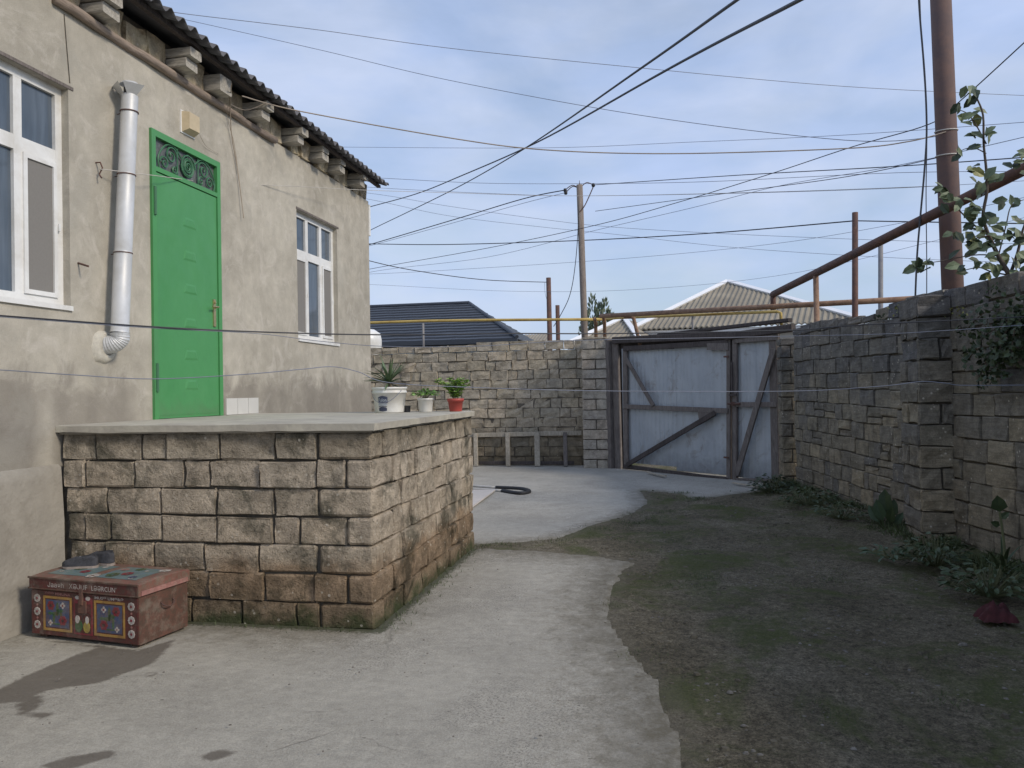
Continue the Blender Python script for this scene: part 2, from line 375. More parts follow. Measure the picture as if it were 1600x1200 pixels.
M['log'] = wood('bare_log', (.34, .275, .225), (4, .5, 4))
M['gate_wood'] = wood('gate_wood', (.20, .175, .16), (3, 3, .5))
M['gate_wood_dark'] = wood('gate_wood_dark', (.10, .085, .08), (3, 3, .6))
M['pole_wood'] = wood('pole_wood', (.27, .225, .19), (4, 4, .3))
M['pale_wood'] = wood('pale_wood', (.46, .41, .33), (4, 4, .6))
def rust(name, a, b, sc=7):
    t = MT(name); g = t.noise(sc, 7, .7, dist=.5)
    t.col(t.ramp(g, [(.35, a), (.65, b)])); t.rough(.85); t.b.inputs['Metallic'].default_value = .1; t.bump(t.noise(60, 4, .7), .35, .006); return t.m
M['rust'] = rust('rusty_iron', (.085, .055, .05), (.165, .085, .06))
M['rust_pole'] = rust('rusty_pole', (.115, .08, .075), (.165, .10, .08), 5)
M['rust_pale'] = rust('rusty_pipe_pale', (.20, .12, .085), (.36, .23, .15), 9)
M['gas_yellow'] = rust('gas_pipe_yellow', (.44, .30, .09), (.60, .45, .15), 4)
M['grey_iron'] = rust('grey_iron', (.20, .20, .215), (.28, .27, .26), 6)
def sheet():
    t = MT('gate_sheet'); k = t.ramp(t.noise(2.2, 6, .6, vec=t.pos((1, 1, .7)), dist=.5), [(.3, (.36, .39, .42)), (.7, (.46, .49, .51))])
    k = t.mix(t.ramp(t.noise(5, 6, .7, vec=t.pos((3, 3, .5))), [(.55, 0.0), (.75, .4)]), k, (.27, .25, .23))
    k = t.mix(t.ramp(t.noise(3.3, 7, .75, vec=t.pos((1, 1, .8)), dist=.8), [(.56, 0.0), (.66, .55)]), k, (.22, .19, .165))
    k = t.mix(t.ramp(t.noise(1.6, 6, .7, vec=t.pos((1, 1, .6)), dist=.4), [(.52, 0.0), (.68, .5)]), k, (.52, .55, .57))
    zz = t.z()[2]; zn = t.math('ADD', zz, t.math('MULTIPLY', t.math('SUBTRACT', t.noise(7, 5, .7), .5), .5))
    k = t.mix(t.ramp(zn, [(0.0, .75), (.42, .0)]), k, (.15, .155, .165))
    sc = t.ramp(t.math('ABSOLUTE', t.math('SUBTRACT', zn, .62)), [(.0, .55), (.03, 0.0)]); k = t.mix(t.math('MULTIPLY', sc, t.ramp(t.noise(2, 3), [(.45, 0.), (.6, 1.)])), k, (.5, .52, .53))
    t.col(k); t.rough(.55); t.b.inputs['Metallic'].default_value = .15; t.bump(t.noise(25, 4), .1, .01); return t.m
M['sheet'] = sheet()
M['asbestos_dark'] = simple('roof_sheet_dark', (.125, .123, .13), .9, .3, 5, bump=.3)
M['asbestos'] = simple('roof_sheet_grey', (.29, .255, .195), .9, .25, 1.2, bump=.2, dirt=(.19, .17, .135))
M['metal_tile'] = simple('roof_tile_metal', (.042, .048, .06), .45, .15, 2, bump=.05)
M['blue_wall'] = simple('pale_blue_render', (.42, .55, .66), .85, .1, 3)
M['pale_wall'] = simple('pale_render', (.52, .50, .46), .9, .12, 2)
M['white_trim'] = simple('white_trim', (.85, .85, .85), .6, .04, 3, bump=0)
M['tile'] = simple('glazed_tile', (.62, .61, .575), .3, .06, 6, bump=.02)
M['leafA'] = simple('tree_leaf', (.15, .19, .10), .55, .35, 25, bump=.2)
M['leafB'] = simple('tree_leaf_yellowing', (.27, .27, .09), .55, .4, 25, bump=.2)
M['leafC'] = simple('tree_leaf_dark', (.04, .06, .028), .6, .35, 25, bump=.2)
M['bark'] = wood('bark', (.13, .105, .085), (4, 4, 1))
M['far_leaf'] = simple('far_leaf', (.19, .23, .15), .8, .4, 1)
M['outer'] = simple('outer_ground', (.17, .155, .115), .95, .3, .3, bump=.3)
M['print'] = simple('bucket_print', (.06, .07, .12), .6, .3, 60, bump=0)
M['print_pale'] = simple('bucket_print_pale', (.45, .49, .55), .6, .1, 20, bump=0)
M['redpot'] = simple('red_pot', (.42, .07, .055), .5, .12, 12, bump=.08)
M['potsoil'] = simple('pot_soil', (.05, .04, .03), .95, .4, 40, bump=.6)
M['agave'] = simple('spiky_leaf', (.12, .18, .09), .5, .35, 20, bump=.15)
M['agave_dry'] = simple('spiky_leaf_dry', (.18, .14, .085), .7, .3, 20, bump=.15)
M['lime'] = simple('lime_leaf', (.26, .42, .07), .5, .3, 25, bump=.15)
M['midleaf'] = simple('pot_leaf', (.17, .31, .07), .5, .35, 25, bump=.15)

# ------------------------------------------------------------------ rough stone block
def stone(u, v, n, w, h, d, rough=.012, lo=None):
    """rough block: start corner lo, unit vectors u (length), n (outward), height along z. u/n are 2D dirs"""
    U = Vector((u[0], u[1], 0)); Nn = Vector((n[0], n[1], 0)); Zv = Vector((0, 0, 1))
    b = min(.010, w*.14, h*.14)
    us = [0, b, w*.5+random.uniform(-.1, .1)*w, w-b, w]; zs = [0, b, h*.5, h-b, h]
    lo = Vector(lo); vs = []; idx = {}
    su = [random.uniform(-.007, .007) for _ in range(4)]; tl = random.uniform(-.006, .006); tr_ = random.uniform(-.006, .006)
    for i, a in enumerate(us):
        for k, z in enumerate(zs):
            e = (i in (0, 4))+(k in (0, 4))
            dn = random.uniform(-rough, rough) - (b*.75 if e == 1 else b*1.5 if e == 2 else 0)
            ja = random.uniform(-.5, .5)*rough*1.2; jz = random.uniform(-.5, .5)*rough*1.2
            if i == 0: ja += abs(su[0])+(b*.35 if e == 2 else 0)
            if i == 4: ja -= abs(su[1])+(b*.35 if e == 2 else 0)
            if k == 0: jz += abs(su[2])*.6
            if k == 4: jz -= abs(su[3])*.5
            idx[i, k] = len(vs); vs.append(lo+U*(a+ja)+Zv*(z+jz+(tl if k == 0 else 0)*(i/2-1)+(tr_ if k == 4 else 0)*(i/2-1))+Nn*(d+dn))
    fs = [(idx[i, k], idx[i+1, k], idx[i+1, k+1], idx[i, k+1]) for i in range(4) for k in range(4)]
    ring = [idx[i, 0] for i in range(5)]+[idx[4, k] for k in range(1, 5)]+[idx[i, 4] for i in (3, 2, 1, 0)]+[idx[0, k] for k in (3, 2, 1)]
    b0 = len(vs)
    for r in ring:
        p = vs[r]; dd = (p-lo).dot(Nn); q = p-Nn*dd
        vs.append(q)
    m_ = len(ring)
    for i in range(m_):
        j = (i+1) % m_; fs.append((ring[i], b0+i, b0+j, ring[j]))
    return vs, fs
def course_widths(L_, off, w=.385, jit=.05, joint=.008):
    out = []; x = -off
    while x < L_:
        ww = w+random.uniform(-jit, jit*.6)
        if random.random() < .1: ww *= .55
        a, b = max(0, x), min(L_, x+ww-joint)
        if b-a > .05: out.append((a, b))
        x += ww
    return out
def wall_of(parent, p0, u, n, L_, courses, mat, d=.05, rough=.012, limit=None, joined_after=None, topf=None, off0=0, split=None, w=.385, zoff=None, jit=.05):
    """courses: list of (z0, z1). returns number built; stones past joined_after (distance along u) are joined"""
    U = Vector((u[0], u[1], 0)); cnt = 0; J = MB()
    for ci, (z0, z1) in enumerate(courses):
        off = (off0+(.19 if ci % 2 else 0)+random.uniform(-.04, .04)) % w
        for a, b in course_widths(L_, off, w=w, jit=jit):
            dz = zoff(a) if zoff else 0
            y0, y1 = z0+dz, z1+dz+random.uniform(-.006, .002)
            if topf:
                t = topf((a+b)/2)
                if y0 > t-.035: continue
                y1 = min(y1, t+.03)
            pieces = [(a, b, y0, y1)]
            if split and split((a+b)/2, y0):
                r = random.random()
                if r < .30: mm_ = y0+(y1-y0)*random.uniform(.38, .62); pieces = [(a, b, y0, mm_-.008), (a, b, mm_, y1)]
                elif r < .45: mm_ = a+(b-a)*random.uniform(.35, .65); pieces = [(a, mm_-.01, y0, y1), (mm_, b, y0, y1)]
            for (a_, b_, q0, q1) in pieces:
                g = stone(u, None, n, b_-a_, q1-q0-.005, d+random.uniform(-.012, .012), rough, lo=Vector(p0)+U*a_+Vector((0, 0, q0)))
                if joined_after is not None and a_ > joined_after: J.add(*g)
                else: obj('stone', g, mat, parent); cnt += 1
    if J.v: obj('stonework', J, mat, parent, kind='stuff')
    return cnt

# ================================================================== GROUND
outer = MB(); nR = 40
outer.quad((-400, -200, -.10), (400, -200, -.10), (400, 800, -.10), (-400, 800, -.10))
tag(obj('ground', outer, M['outer']), kind='structure')
def poly_sd(poly, X, Y):
    """signed distance, positive inside"""
    P = np.array(poly); Q = np.roll(P, -1, axis=0); d2 = np.full(X.shape, 1e9); ins = np.zeros(X.shape, bool)
    for (ax, ay), (bx, by) in zip(P, Q):
        ex, ey = bx-ax, by-ay; t = np.clip(((X-ax)*ex+(Y-ay)*ey)/(ex*ex+ey*ey+1e-12), 0, 1)
        d2 = np.minimum(d2, (X-ax-t*ex)**2+(Y-ay-t*ey)**2)
        c = ((ay > Y) != (by > Y)); xx = ax+(Y-ay)*(bx-ax)/(by-ay+1e-12); ins ^= (c & (X < xx))
    return np.sqrt(d2)*np.where(ins, 1, -1)
def vnoise(X, Y, sc, seed=0):
    out = np.empty(X.shape)
    it = np.nditer([X, Y, out], op_flags=[['readonly'], ['readonly'], ['writeonly']])
    for a, b, c in it: c[...] = noise.noise(Vector((float(a)*sc, float(b)*sc, seed*3.7)))
    return out
def grid_obj(name, X, Y, Z, keep, mat, attr=None, kind='structure'):
    ny, nx = X.shape; ids = -np.ones(X.shape, int)
    kf = keep[:-1, :-1] & keep[1:, :-1] & keep[:-1, 1:] & keep[1:, 1:]
    used = np.zeros(X.shape, bool); used[:-1, :-1] |= kf; used[1:, :-1] |= kf; used[:-1, 1:] |= kf; used[1:, 1:] |= kf
    ids[used] = np.arange(used.sum())
    V_ = np.stack([X[used], Y[used], Z[used]], 1)
    jj, ii = np.nonzero(kf)
    Fc = np.stack([ids[jj, ii], ids[jj, ii+1], ids[jj+1, ii+1], ids[jj+1, ii]], 1)
    me = bpy.data.meshes.new(name); me.from_pydata(V_.tolist(), [], Fc.tolist()); me.update(); me.materials.append(mat); me.shade_smooth()
    if attr is not None:
        ca = me.color_attributes.new('wear', 'FLOAT_COLOR', 'POINT')
        A = np.ones((len(V_), 4), np.float32)
        for c, a in enumerate(attr): A[:, c] = a[used]
        ca.data.foreach_set('color', A.ravel())
    o = link(bpy.data.objects.new(name, me)); o['kind'] = kind; return o
gx = np.concatenate([np.arange(-8, -2, .25), np.arange(-2, 4.6, .045)]); gy = np.concatenate([np.arange(-3, 1.5, .25), np.arange(1.5, 13, .045), np.arange(13, 17.5, .25)]); X, Y = np.meshgrid(gx, gy)
Zs = .012*vnoise(X, Y, 1.2, 1)+.007*vnoise(X, Y, 6, 2)+.012
Zs += .10*np.clip((X-(2.78+(6.72-Y)*.155-.75))/.75, 0, 1)*np.clip((13-Y)/1.5, 0, 1)*np.clip(1-(X-(2.78+(6.72-Y)*.155))*4, 0, 1)
near_px = [(733, 858), (800, 858), (870, 863), (940, 870), (1010, 881), (978, 897), (966, 935), (968, 970), (985, 1000), (1005, 1025), (1045, 1070), (1078, 1130), (1095, 1200)]
near_poly = [tuple(G(*p)[:2]) for p in near_px]+[(.68, 1.2), (.8, -3), (-4.5, -3), (-4.5, 4.9), (-2.2, 4.9), (-2.2, 7.4)]
far_px = [(733, 855), (800, 852), (880, 845), (935, 824), (995, 803), (1019, 787), (1008, 768), (1060, 774), (1078, 783), (1180, 772), (1222, 764)]
far_poly = [tuple(G(*p)[:2]) for p in far_px]+[(2.1, 13.2), (-.6, 15.4), (-1.2, 15.9), (-7.5, 15.9), (-7.5, 10), (-4.15, 10), (-4.15, 7.3)]
damp_px = [[(0, 1078), (60, 1050), (150, 1015), (70, 1004), (60, 998), (215, 1020), (280, 1000), (240, 1040), (160, 1070), (60, 1085), (30, 1100), (-60, 1110)],
           [(20, 1092), (60, 1085), (70, 1100), (48, 1118), (85, 1118), (75, 1128), (30, 1124)], [(60, 1200), (110, 1186), (175, 1176), (185, 1184), (130, 1200), (90, 1215)], [(310, 1185), (345, 1174), (370, 1180), (345, 1192), (320, 1194)],
           [(225, 1058), (240, 1052), (250, 1058), (238, 1062)]]
for P_ in (near_poly, far_poly):
    q_ = np.clip((poly_sd(P_, X, Y)-.08)/.12, 0, 1); Zs = Zs*(1-q_)-.04*q_
Ds = np.maximum(poly_sd(near_poly, X, Y), poly_sd(far_poly, X, Y)); Zs += np.where(Ds < 0, .010*vnoise(X, Y, 11, 12)+.008*vnoise(X, Y, 5, 13), 0)
grid_obj('soil_yard', X, Y, Zs, np.ones(X.shape, bool), M['soil'], (np.exp(-np.clip(-Ds, 0, 9)/.11), 0*X, 0*X))
def conc(name, poly, x0, x1, y0, y1, st, mat, h0=.014, soft=.10):
    gx = np.arange(x0, x1, st); gy = np.arange(y0, y1, st); X, Y = np.meshgrid(gx, gy)
    s_ = poly_sd(poly, X, Y)+.035*vnoise(X, Y, 2.2, 5)+.03*vnoise(X, Y, 8, 6)+.018*vnoise(X, Y, 17, 9)
    sm = np.clip((s_+.02)/.09, 0, 1); sm = sm*sm*(3-2*sm)
    Z = -.03+(h0+.03)*sm+.006*vnoise(X, Y, .9, 8)
    R = np.clip(.78-s_/soft*.5, 0, 1)
    Gd = np.zeros(X.shape)
    for dp in damp_px:
        q = poly_sd([tuple(G(*p)[:2]) for p in dp], X, Y); Gd = np.maximum(Gd, np.clip(.5+q/.05, 0, 1))
    # growth along the terrace foot
    dt = np.minimum(np.where((X < -1.8), np.abs(Y-4.74), 9), np.where((Y > 4.7) & (Y < 7.5), np.abs(X+1.85), 9))
    Gd = np.maximum(Gd, .30*np.clip(1-dt/.2, 0, 1)) if False else Gd
    B = np.clip(.95-dt/.10*.5, 0, 1)
    return grid_obj(name, X, Y, Z, s_ > -.06, mat, (R, Gd, B))
near = conc('concrete_yard', near_poly, -4.5, 1.1, -3, 7.6, .045, M['concrete'], soft=.55)
far = conc('concrete_path', far_poly, -7.5, 2.4, 7.2, 16, .07, M['concrete_far'], soft=.32)

# ================================================================== HOUSE
WX = -4.2; WTOP = 4.40; YE = 10.75
house = thing('plastered_house', (WX-3, 5, 0), 'grey plastered house with green door and wavy sheet roof', 'house')
w1 = (3.70, 4.87, 2.22, 3.81); w2 = (8.44, 9.60, 2.22, 3.76); dr = (5.77, 6.80, 1.365, 3.83)
ys = sorted({-3.5, w1[0], w1[1], w2[0], w2[1], dr[0], dr[1], YE, 0.5, 2.2, 7.6, 5.3}); zs = sorted({0, dr[2], w1[2], w1[3], w2[3], dr[3], WTOP})
wb = MB()
def hole(y, z): return any(a < y < b and c < z < d for a, b, c, d in (w1, w2, dr))
vid = {}
def V3(y, z):
    if (y, z) not in vid: vid[y, z] = len(wb.v); wb.v.append(Vector((WX, y, z)))
    return vid[y, z]
for y0, y1 in zip(ys, ys[1:]):
    for z0, z1 in zip(zs, zs[1:]):
        if not hole((y0+y1)/2, (z0+z1)/2): wb.f.append((V3(y0, z0), V3(y1, z0), V3(y1, z1), V3(y0, z1)))
RD = .13
for a, b, c, d in (w1, w2, dr):
    wb.quad((WX, a, c), (WX, a, d), (WX-RD, a, d), (WX-RD, a, c)); wb.quad((WX, b, d), (WX, b, c), (WX-RD, b, c), (WX-RD, b, d))
    wb.quad((WX, a, d), (WX, b, d), (WX-RD, b, d), (WX-RD, a, d)); wb.quad((WX, b, c), (WX, a, c), (WX-RD, a, c), (WX-RD, b, c))
    wb.quad((WX-RD, a-.05, c-.05), (WX-RD, b+.05, c-.05), (WX-RD, b+.05, d+.05), (WX-RD, a-.05, d+.05))
wb.quad((WX, YE, 0), (WX-7, YE, 0), (WX-7, YE, WTOP), (WX, YE, WTOP)); wb.quad((WX-7, -3.5, 0), (WX, -3.5, 0), (WX, -3.5, WTOP), (WX-7, -3.5, WTOP))
wb.quad((WX-7, YE, 0), (WX-7, -3.5, 0), (WX-7, -3.5, WTOP), (WX-7, YE, WTOP)); wb.quad((WX, -3.5, WTOP), (WX, YE, WTOP), (WX-7, YE, WTOP), (WX-7, -3.5, WTOP))
obj('wall', wb, M['plaster'], house)
# plinth: uneven rendered base in front of the terrace
pl = MB(); nY = 60; ny = [(-3.5+(4.735+3.5)*i/nY) for i in range(nY+1)]; nz = [0, .12, .3, .5, .7, .9, 1.0, 1.07, 1.1]
for y in ny:
    for z in nz:
        o = .030+.014*noise.noise(Vector((y*2, z*3, 1)))
        if y > 4.55: o += .035*(1-z/1.1)*(y-4.55)/.19
        if z > 1.05: o *= .85
        if z == 1.1: o = -.01
        pl.v.append(Vector((WX+o, y, z+(.012*noise.noise(Vector((y*1.5, 0, 0))) if z > .95 else 0))))
for i in range(nY):
    for k in range(len(nz)-1): a = i*len(nz)+k; pl.f.append((a, a+len(nz), a+len(nz)+1, a+1))
obj('plinth', pl, M['plaster_plinth'], house, smooth=True)
def upvc(y0, y1, z0, z1, zt):
    """three-light window: fixed panes above a transom, side sashes with screens"""
    Xf = WX-.060; f = MB(); t = .06; dp = .045
    cols = [y0+(y1-y0)*i/3 for i in range(4)]
    f.box(Xf-dp, Xf, y0, y0+t, z0, z1); f.box(Xf-dp, Xf, y1-t, y1, z0, z1)
    f.box(Xf-dp, Xf-.001, y0+t, y1-t, z1-t, z1); f.box(Xf-dp, Xf-.001, y0+t, y1-t, z0, z0+t)
    for c in cols[1:3]: f.box(Xf-dp, Xf-.002, c-.035, c+.035, z0+t, z1-t)
    for i in range(3):
        a = cols[i]+(.035 if i else t); b = cols[i+1]-(.035 if i < 2 else t); f.box(Xf-dp, Xf-.003, a, b, zt-.05, zt+.05)
    wdw = obj('window', f, M['white'], house)
    for i in range(3):
        a = cols[i]+(.035 if i else t); b = cols[i+1]-(.035 if i < 2 else t)
        for (c, d) in ((z0+t, zt-.05), (zt+.05, z1-t)):
            obj('pane', MB().box(Xf-.035, Xf-.027, a, b, c, d), M['glass'], wdw)
        if i != 1:
            c, d = z0+t, zt-.05; g = MB(); s_ = .032
            g.box(Xf-.012, Xf+.012, a, a+s_, c, d); g.box(Xf-.012, Xf+.012, b-s_, b, c, d); g.box(Xf-.012, Xf+.011, a+s_, b-s_, c, c+s_); g.box(Xf-.012, Xf+.011, a+s_, b-s_, d-s_, d)
            obj('sash', g, M['white'], wdw)
            obj('screen', MB().box(Xf-.006, Xf-.001, a+s_, b-s_, c+s_, d-s_), M['screen'], wdw)
            obj('hinge', MB().box(Xf+.012, Xf+.022, b+.002, b+.018, (c+d)/2, (c+d)/2+.05), M['white'], wdw)
    obj('sill', MB().box(WX-.03, WX+.018, y0-.005, y1+.005, z0-.03, z0+.004), M['white'], wdw)
    ln = MB().box(WX-RD+.01, WX+.006, y0-.01, y1+.045, z1+.002, z1+.026); obj('lintel', ln, M['gate_wood'], wdw)
    return wdw
upvc(*w1, 3.30); upvc(*w2, 3.26)
# green door
y0, y1, z0, z1 = dr; zt = 3.50; Xd = WX+.012
fr = MB(); t = .055
fr.box(Xd-.06, Xd+.012, y0, y0+t, z0, z1); fr.box(Xd-.06, Xd+.012, y1-t, y1, z0, z1); fr.box(Xd-.06, Xd+.011, y0+t, y1-t, z1-t, z1); fr.box(Xd-.06, Xd+.011, y0+t, y1-t, zt-.02, zt+.02)
obj('door_frame', fr, M['green'], house)
leaf = MB(); leaf.box(Xd-.04, Xd+.001, y0+t+.006, y1-t-.006, z0+.008, zt-.028)
door = obj('door', leaf, M['door_green'], house)
sm_ = MB(); sm_.box(Xd-.02, Xd+.0035, y0+t+.03, y1-t-.03, z0+.03, z0+.034); sm_.box(Xd-.02, Xd+.0035, y0+t+.015, y1-t-.015, z0+.004, z0+.02)
obj('seam', sm_, M['green'], door)
yc = (y0+y1)/2+.02
for zc in (3.13, 2.83, 2.53, 2.22, 1.93, 1.66):      # pressed trapezoid marks on the leaf
    g = MB(); a, b, hh = .105, .075, .045; X0 = Xd+.001
    o = [(X0, yc-a, zc-hh), (X0, yc+a, zc-hh), (X0, yc+b, zc+hh), (X0, yc-b, zc+hh)]; i_ = [(X0+.004, yc-a*.8, zc-hh*.6), (X0+.004, yc+a*.8, zc-hh*.6), (X0+.004, yc+b*.8, zc+hh*.6), (X0+.004, yc-b*.8, zc+hh*.6)]
    g.add(o+i_, [(4, 5, 6, 7), (0, 1, 5, 4), (1, 2, 6, 5), (2, 3, 7, 6), (3, 0, 4, 7)]); obj('raised_panel', g, M['door_green'], door)
hd = MB(); yh = y1-t-.07; zh = 2.36
hd.box(Xd, Xd+.012, yh-.02, yh+.02, zh-.14, zh+.12); hd.tube([(Xd+.01, yh, zh+.04), (Xd+.05, yh, zh+.045)], .009); hd.tube([(Xd+.05, yh+.005, zh+.045), (Xd+.052, yh-.10, zh+.04)], .009)
hd.lathe((Xd+.012, yh, zh+.09), [(.001, .012), (.012, .01), (.013, 0)], 10, axis=(1, 0, 0))
obj('handle', hd, M['brass'], door)
for zc in (3.22, 1.72): obj('hinge', MB().tube([(Xd+.016, y0+.03, zc-.12), (Xd+.016, y0+.03, zc+.12)], .014, 8), M['green_dull'], door)
obj('transom_glass', MB().box(Xd-.035, Xd-.028, y0+t, y1-t, zt+.02, z1-t), M['frosted'], house)
gr = MB(); Xg = Xd-.008
def spiral(cy, cz, R, turns, ph=0, sgn=1, n=26):
    pts = []
    for i in range(n+1):
        q = i/n; a = ph+sgn*turns*2*math.pi*q; r = R*(1-.86*q); pts.append((Xg, cy+r*math.cos(a), cz+r*math.sin(a)))
    gr.tube(pts, .0085, 5)
zc = (zt+z1-t+.02)/2
spiral(yc, zc, .115, 2.2); spiral(yc+.0, zc, .105, 2.2, math.pi)
for s_ in (-1, 1):
    spiral(yc+s_*.24, zc+.03, .085, 1.6, math.pi if s_ > 0 else 0, -s_); spiral(yc+s_*.34, zc-.06, .06, 1.4, 0 if s_ > 0 else math.pi, s_); spiral(yc+s_*.20, zc-.08, .045, 1.3, 1, s_)
    gr.tube(smooth_pts([(Xg, yc+s_*.1, zc+.05), (Xg, yc+s_*.2, zc+.12), (Xg, yc+s_*.32, zc+.1), (Xg, yc+s_*.42, zc-.02), (Xg, yc+s_*.41, zc-.12)]), .008, 5)
    gr.tube([(Xg, yc+s_*.155, zt+.02), (Xg, yc+s_*.155, z1-t)], .006, 5)
obj('grille', gr, M['green_dull'], house)
# white tiles by the door
for k in range(3): obj('tile', MB().box(WX-.005, WX+.012, 6.875+k*.205, 7.073+k*.205, 1.368, 1.53), M['tile'], house)
# log beam along the top of the plaster
lg = MB(); pts = [(WX+.02+.01*math.sin(i*1.3), 4.72+i*(7.90-4.72)/16, WTOP+.0-.004*i/16+.008*noise.noise(Vector((i*.7, 0, 0)))) for i in range(17)]
lg.tube(pts, [.037+.007*noise.noise(Vector((i*.5, 3, 0))) for i in range(17)], 10); obj('log_beam', lg, M['log'], house, smooth=True)
# stub joists, stacked in pairs, with stone infill between them
jy = [3.1, 4.15, 5.13, 6.13, 6.68, 7.41, 8.22, 8.88, 9.41, 10.12]
for i, y in enumerate(jy):
    for k in range(2 if i not in (4,) else 1):
        h = .088 if i != 4 else .165
        z = 4.445+k*.09; a = random.uniform(-.012, .012); xo = -4.02+random.uniform(-.03, .03)+(.03 if k else 0)
        g = MB(); wd = random.uniform(.15, .19) if i != 4 else .20
        g.obox(((xo+WX-.3)/2, y+a, z+h/2), ((xo-WX+.3)/2, random.uniform(-.006, .006), 0), (0, wd/2, random.uniform(-.004, .004)), (0, 0, h/2-.004), ch=.008)
        obj('joist', g, M['joist'], house)
prev = 2.0
for y in jy+[10.80]:
    a, b = prev+.10, y-.11
    if b-a > .12:
        k = max(1, round((b-a)/.3)); x = a
        for j in range(k):
            ww = (b-a)/k
            obj('stone', stone((0, 1), None, (1, 0), ww-.012, .235+random.uniform(-.02, .02), .09+random.uniform(-.015, .03), .022, lo=(WX-.09, a+j*ww, WTOP+.005)), M['eave_stone'], house)
    prev = y
for y in jy: obj('stone', stone((0, 1), None, (1, 0), .18, .045, .05, .008, lo=(WX-.06, y-.09, WTOP-.035+.001)), M['eave_stone'], house)
# corrugated roof: each sheet a part
eX, eZ, sl = -3.87, 4.66, math.tan(rad(19))
def tilt(y): return -.017*(y-7.8)
def corr(y0, y1, x0, x1, dz=0, per=.165, amp=.033, steps=6):
    g = MB(); n = int(round((y1-y0)/per*steps)); xs = [x0, (x0+x1)/2, x1]
    for i in range(n+1):
        y = y0+(y1-y0)*i/n; w_ = amp*math.cos(2*math.pi*y/per)+tilt(y)
        for x in xs: g.v.append(Vector((x, y, eZ+(eX-x)*sl+w_+dz)))
        for x in xs: g.v.append(Vector((x, y, eZ+(eX-x)*sl+w_+dz-.009)))
    for i in range(n):
        a = i*6; b = a+6
        g.f += [(a, a+1, b+1, b), (a+1, a+2, b+2, b+1), (a+3, b+3, b+4, a+4), (a+4, b+4, b+5, a+5), (a, b, b+3, a+3), (a+2, a+5, b+5, b+2)]
    g.f += [(0, 3, 4, 1), (1, 4, 5, 2), (n*6, n*6+1, n*6+4, n*6+3), (n*6+1, n*6+2, n*6+5, n*6+4)]
    return g
rf = MB().quad((WX+.1, -4, eZ+(eX-WX-.1)*sl-.052+tilt(-4)), (WX+.1, 10.62, eZ+(eX-WX-.1)*sl-.052+tilt(10.6)), (-7.8, 10.62, eZ+(eX+7.8)*sl-.052+tilt(10.6)), (-7.8, -4, eZ+(eX+7.8)*sl-.052+tilt(-4)))
roof = obj('roof', rf, M['asbestos_dark'], house)
yy = -4.0; k = 0
while yy < 10.6:
    y2 = min(yy+1.05, 10.85)
    obj('roof_sheet', corr(yy, y2+.06 if y2 < 10.8 else y2, eX+random.uniform(-.012, .012), -5.6, dz=.006*(k % 2)), M['asbestos_dark'], roof, smooth=True)
    obj('roof_sheet', corr(yy, y2+.06 if y2 < 10.8 else y2, -5.45, -7.8, dz=.022+.006*(k % 2)), M['asbestos_dark'], roof, smooth=True)
    yy = y2; k += 1
bk = MB().quad((-7.8, -4, eZ+(eX+7.8)*sl), (-7.8, 10.85, eZ+(eX+7.8)*sl), (-12, 10.85, eZ), (-12, -4, eZ)); obj('roof_slope', bk, M['asbestos_dark'], roof)
gb = MB().quad((WX, 10.6, WTOP), (WX-7, 10.6, WTOP), (-7.8, 10.6, eZ+(eX+7.8)*sl-.05), (WX, 10.6, eZ+(eX-WX)*sl-.1)); obj('gable', gb, M['joist'], roof)
fb = MB().box(WX-.08, WX-.04, -3.5, 10.6, WTOP+.0, 4.68); obj('wall_plate', fb, M['mortar'], house)
bt = MB().beam((eX-.14, -4, eZ+.012+tilt(-4)-.03), (eX-.14, 10.7, eZ+.012+tilt(10.7)-.03), .05, .035, (0, 0, 1)); obj('batten', bt, M['gate_wood_dark'], house)
# crack from eaves to window head, wall corner conduit
ck = MB(); pts = [PX(100, 22, WX+.002), PX(103, 60, WX+.002), PX(106, 95, WX+.002), PX(109, 130, WX+.002)]; ck.tube(smooth_pts(pts, 4), .004, 4); obj('crack', ck, M['mortar_dark'], house)
obj('corner_pipe', MB().tube([(WX-.02, YE+.05, 3.9), (WX-.02, YE+.05, 4.36)], .03, 8), M['white'], house)

# flue
fl = thing('flue_pipe', (WX+.1, 5.4, 2.0), 'silver stovepipe running up the wall left of the green door', 'pipe')
pt = PX(203, 150, WX+.12); pb = PX(187, 520, WX+.12)
def rr(p, q, t): return p.lerp(q, t)
cuts = [0, .33, .66, 1]
for i in range(3):
    a, b = rr(pb, pt, cuts[i]), rr(pb, pt, cuts[i+1]); g = MB(); R = .066-(.002*i)
    g.tube([a, a+(b-a)*.02, a+(b-a)*.021, a+(b-a)*.98, b], [R+.003, R+.003, R, R, R], 20, cap=False); obj('pipe_section', g, M['galv'], fl, smooth=True)
for tt in (.33, .66, .93):
    c = rr(pb, pt, tt); obj('strap', MB().tube([c-Vector((0, 0, .004)), c+Vector((0, 0, .004))], .0695, 18), M['rust'], fl)
    obj('bracket', MB().tube([c+Vector((-.06, 0, 0)), (WX, c.y+.02, c.z)], .004, 5), M['rust'], fl)
e = MB(); wallp = Vector((WX+.005, pb.y-.03, pb.z-.10)); mid = Vector((pb.x-.005, pb.y-.01, pb.z-.08))
ep = smooth_pts([pb, pb+Vector((0, 0, -.045)), mid+Vector((-.03, -.005, -.0)), wallp], 10)
e.tube(ep, [.067+.004*(i % 2) for i in range(len(ep))], 18); obj('elbow', e, M['galv'], fl)
fo = MB(); nk = 22
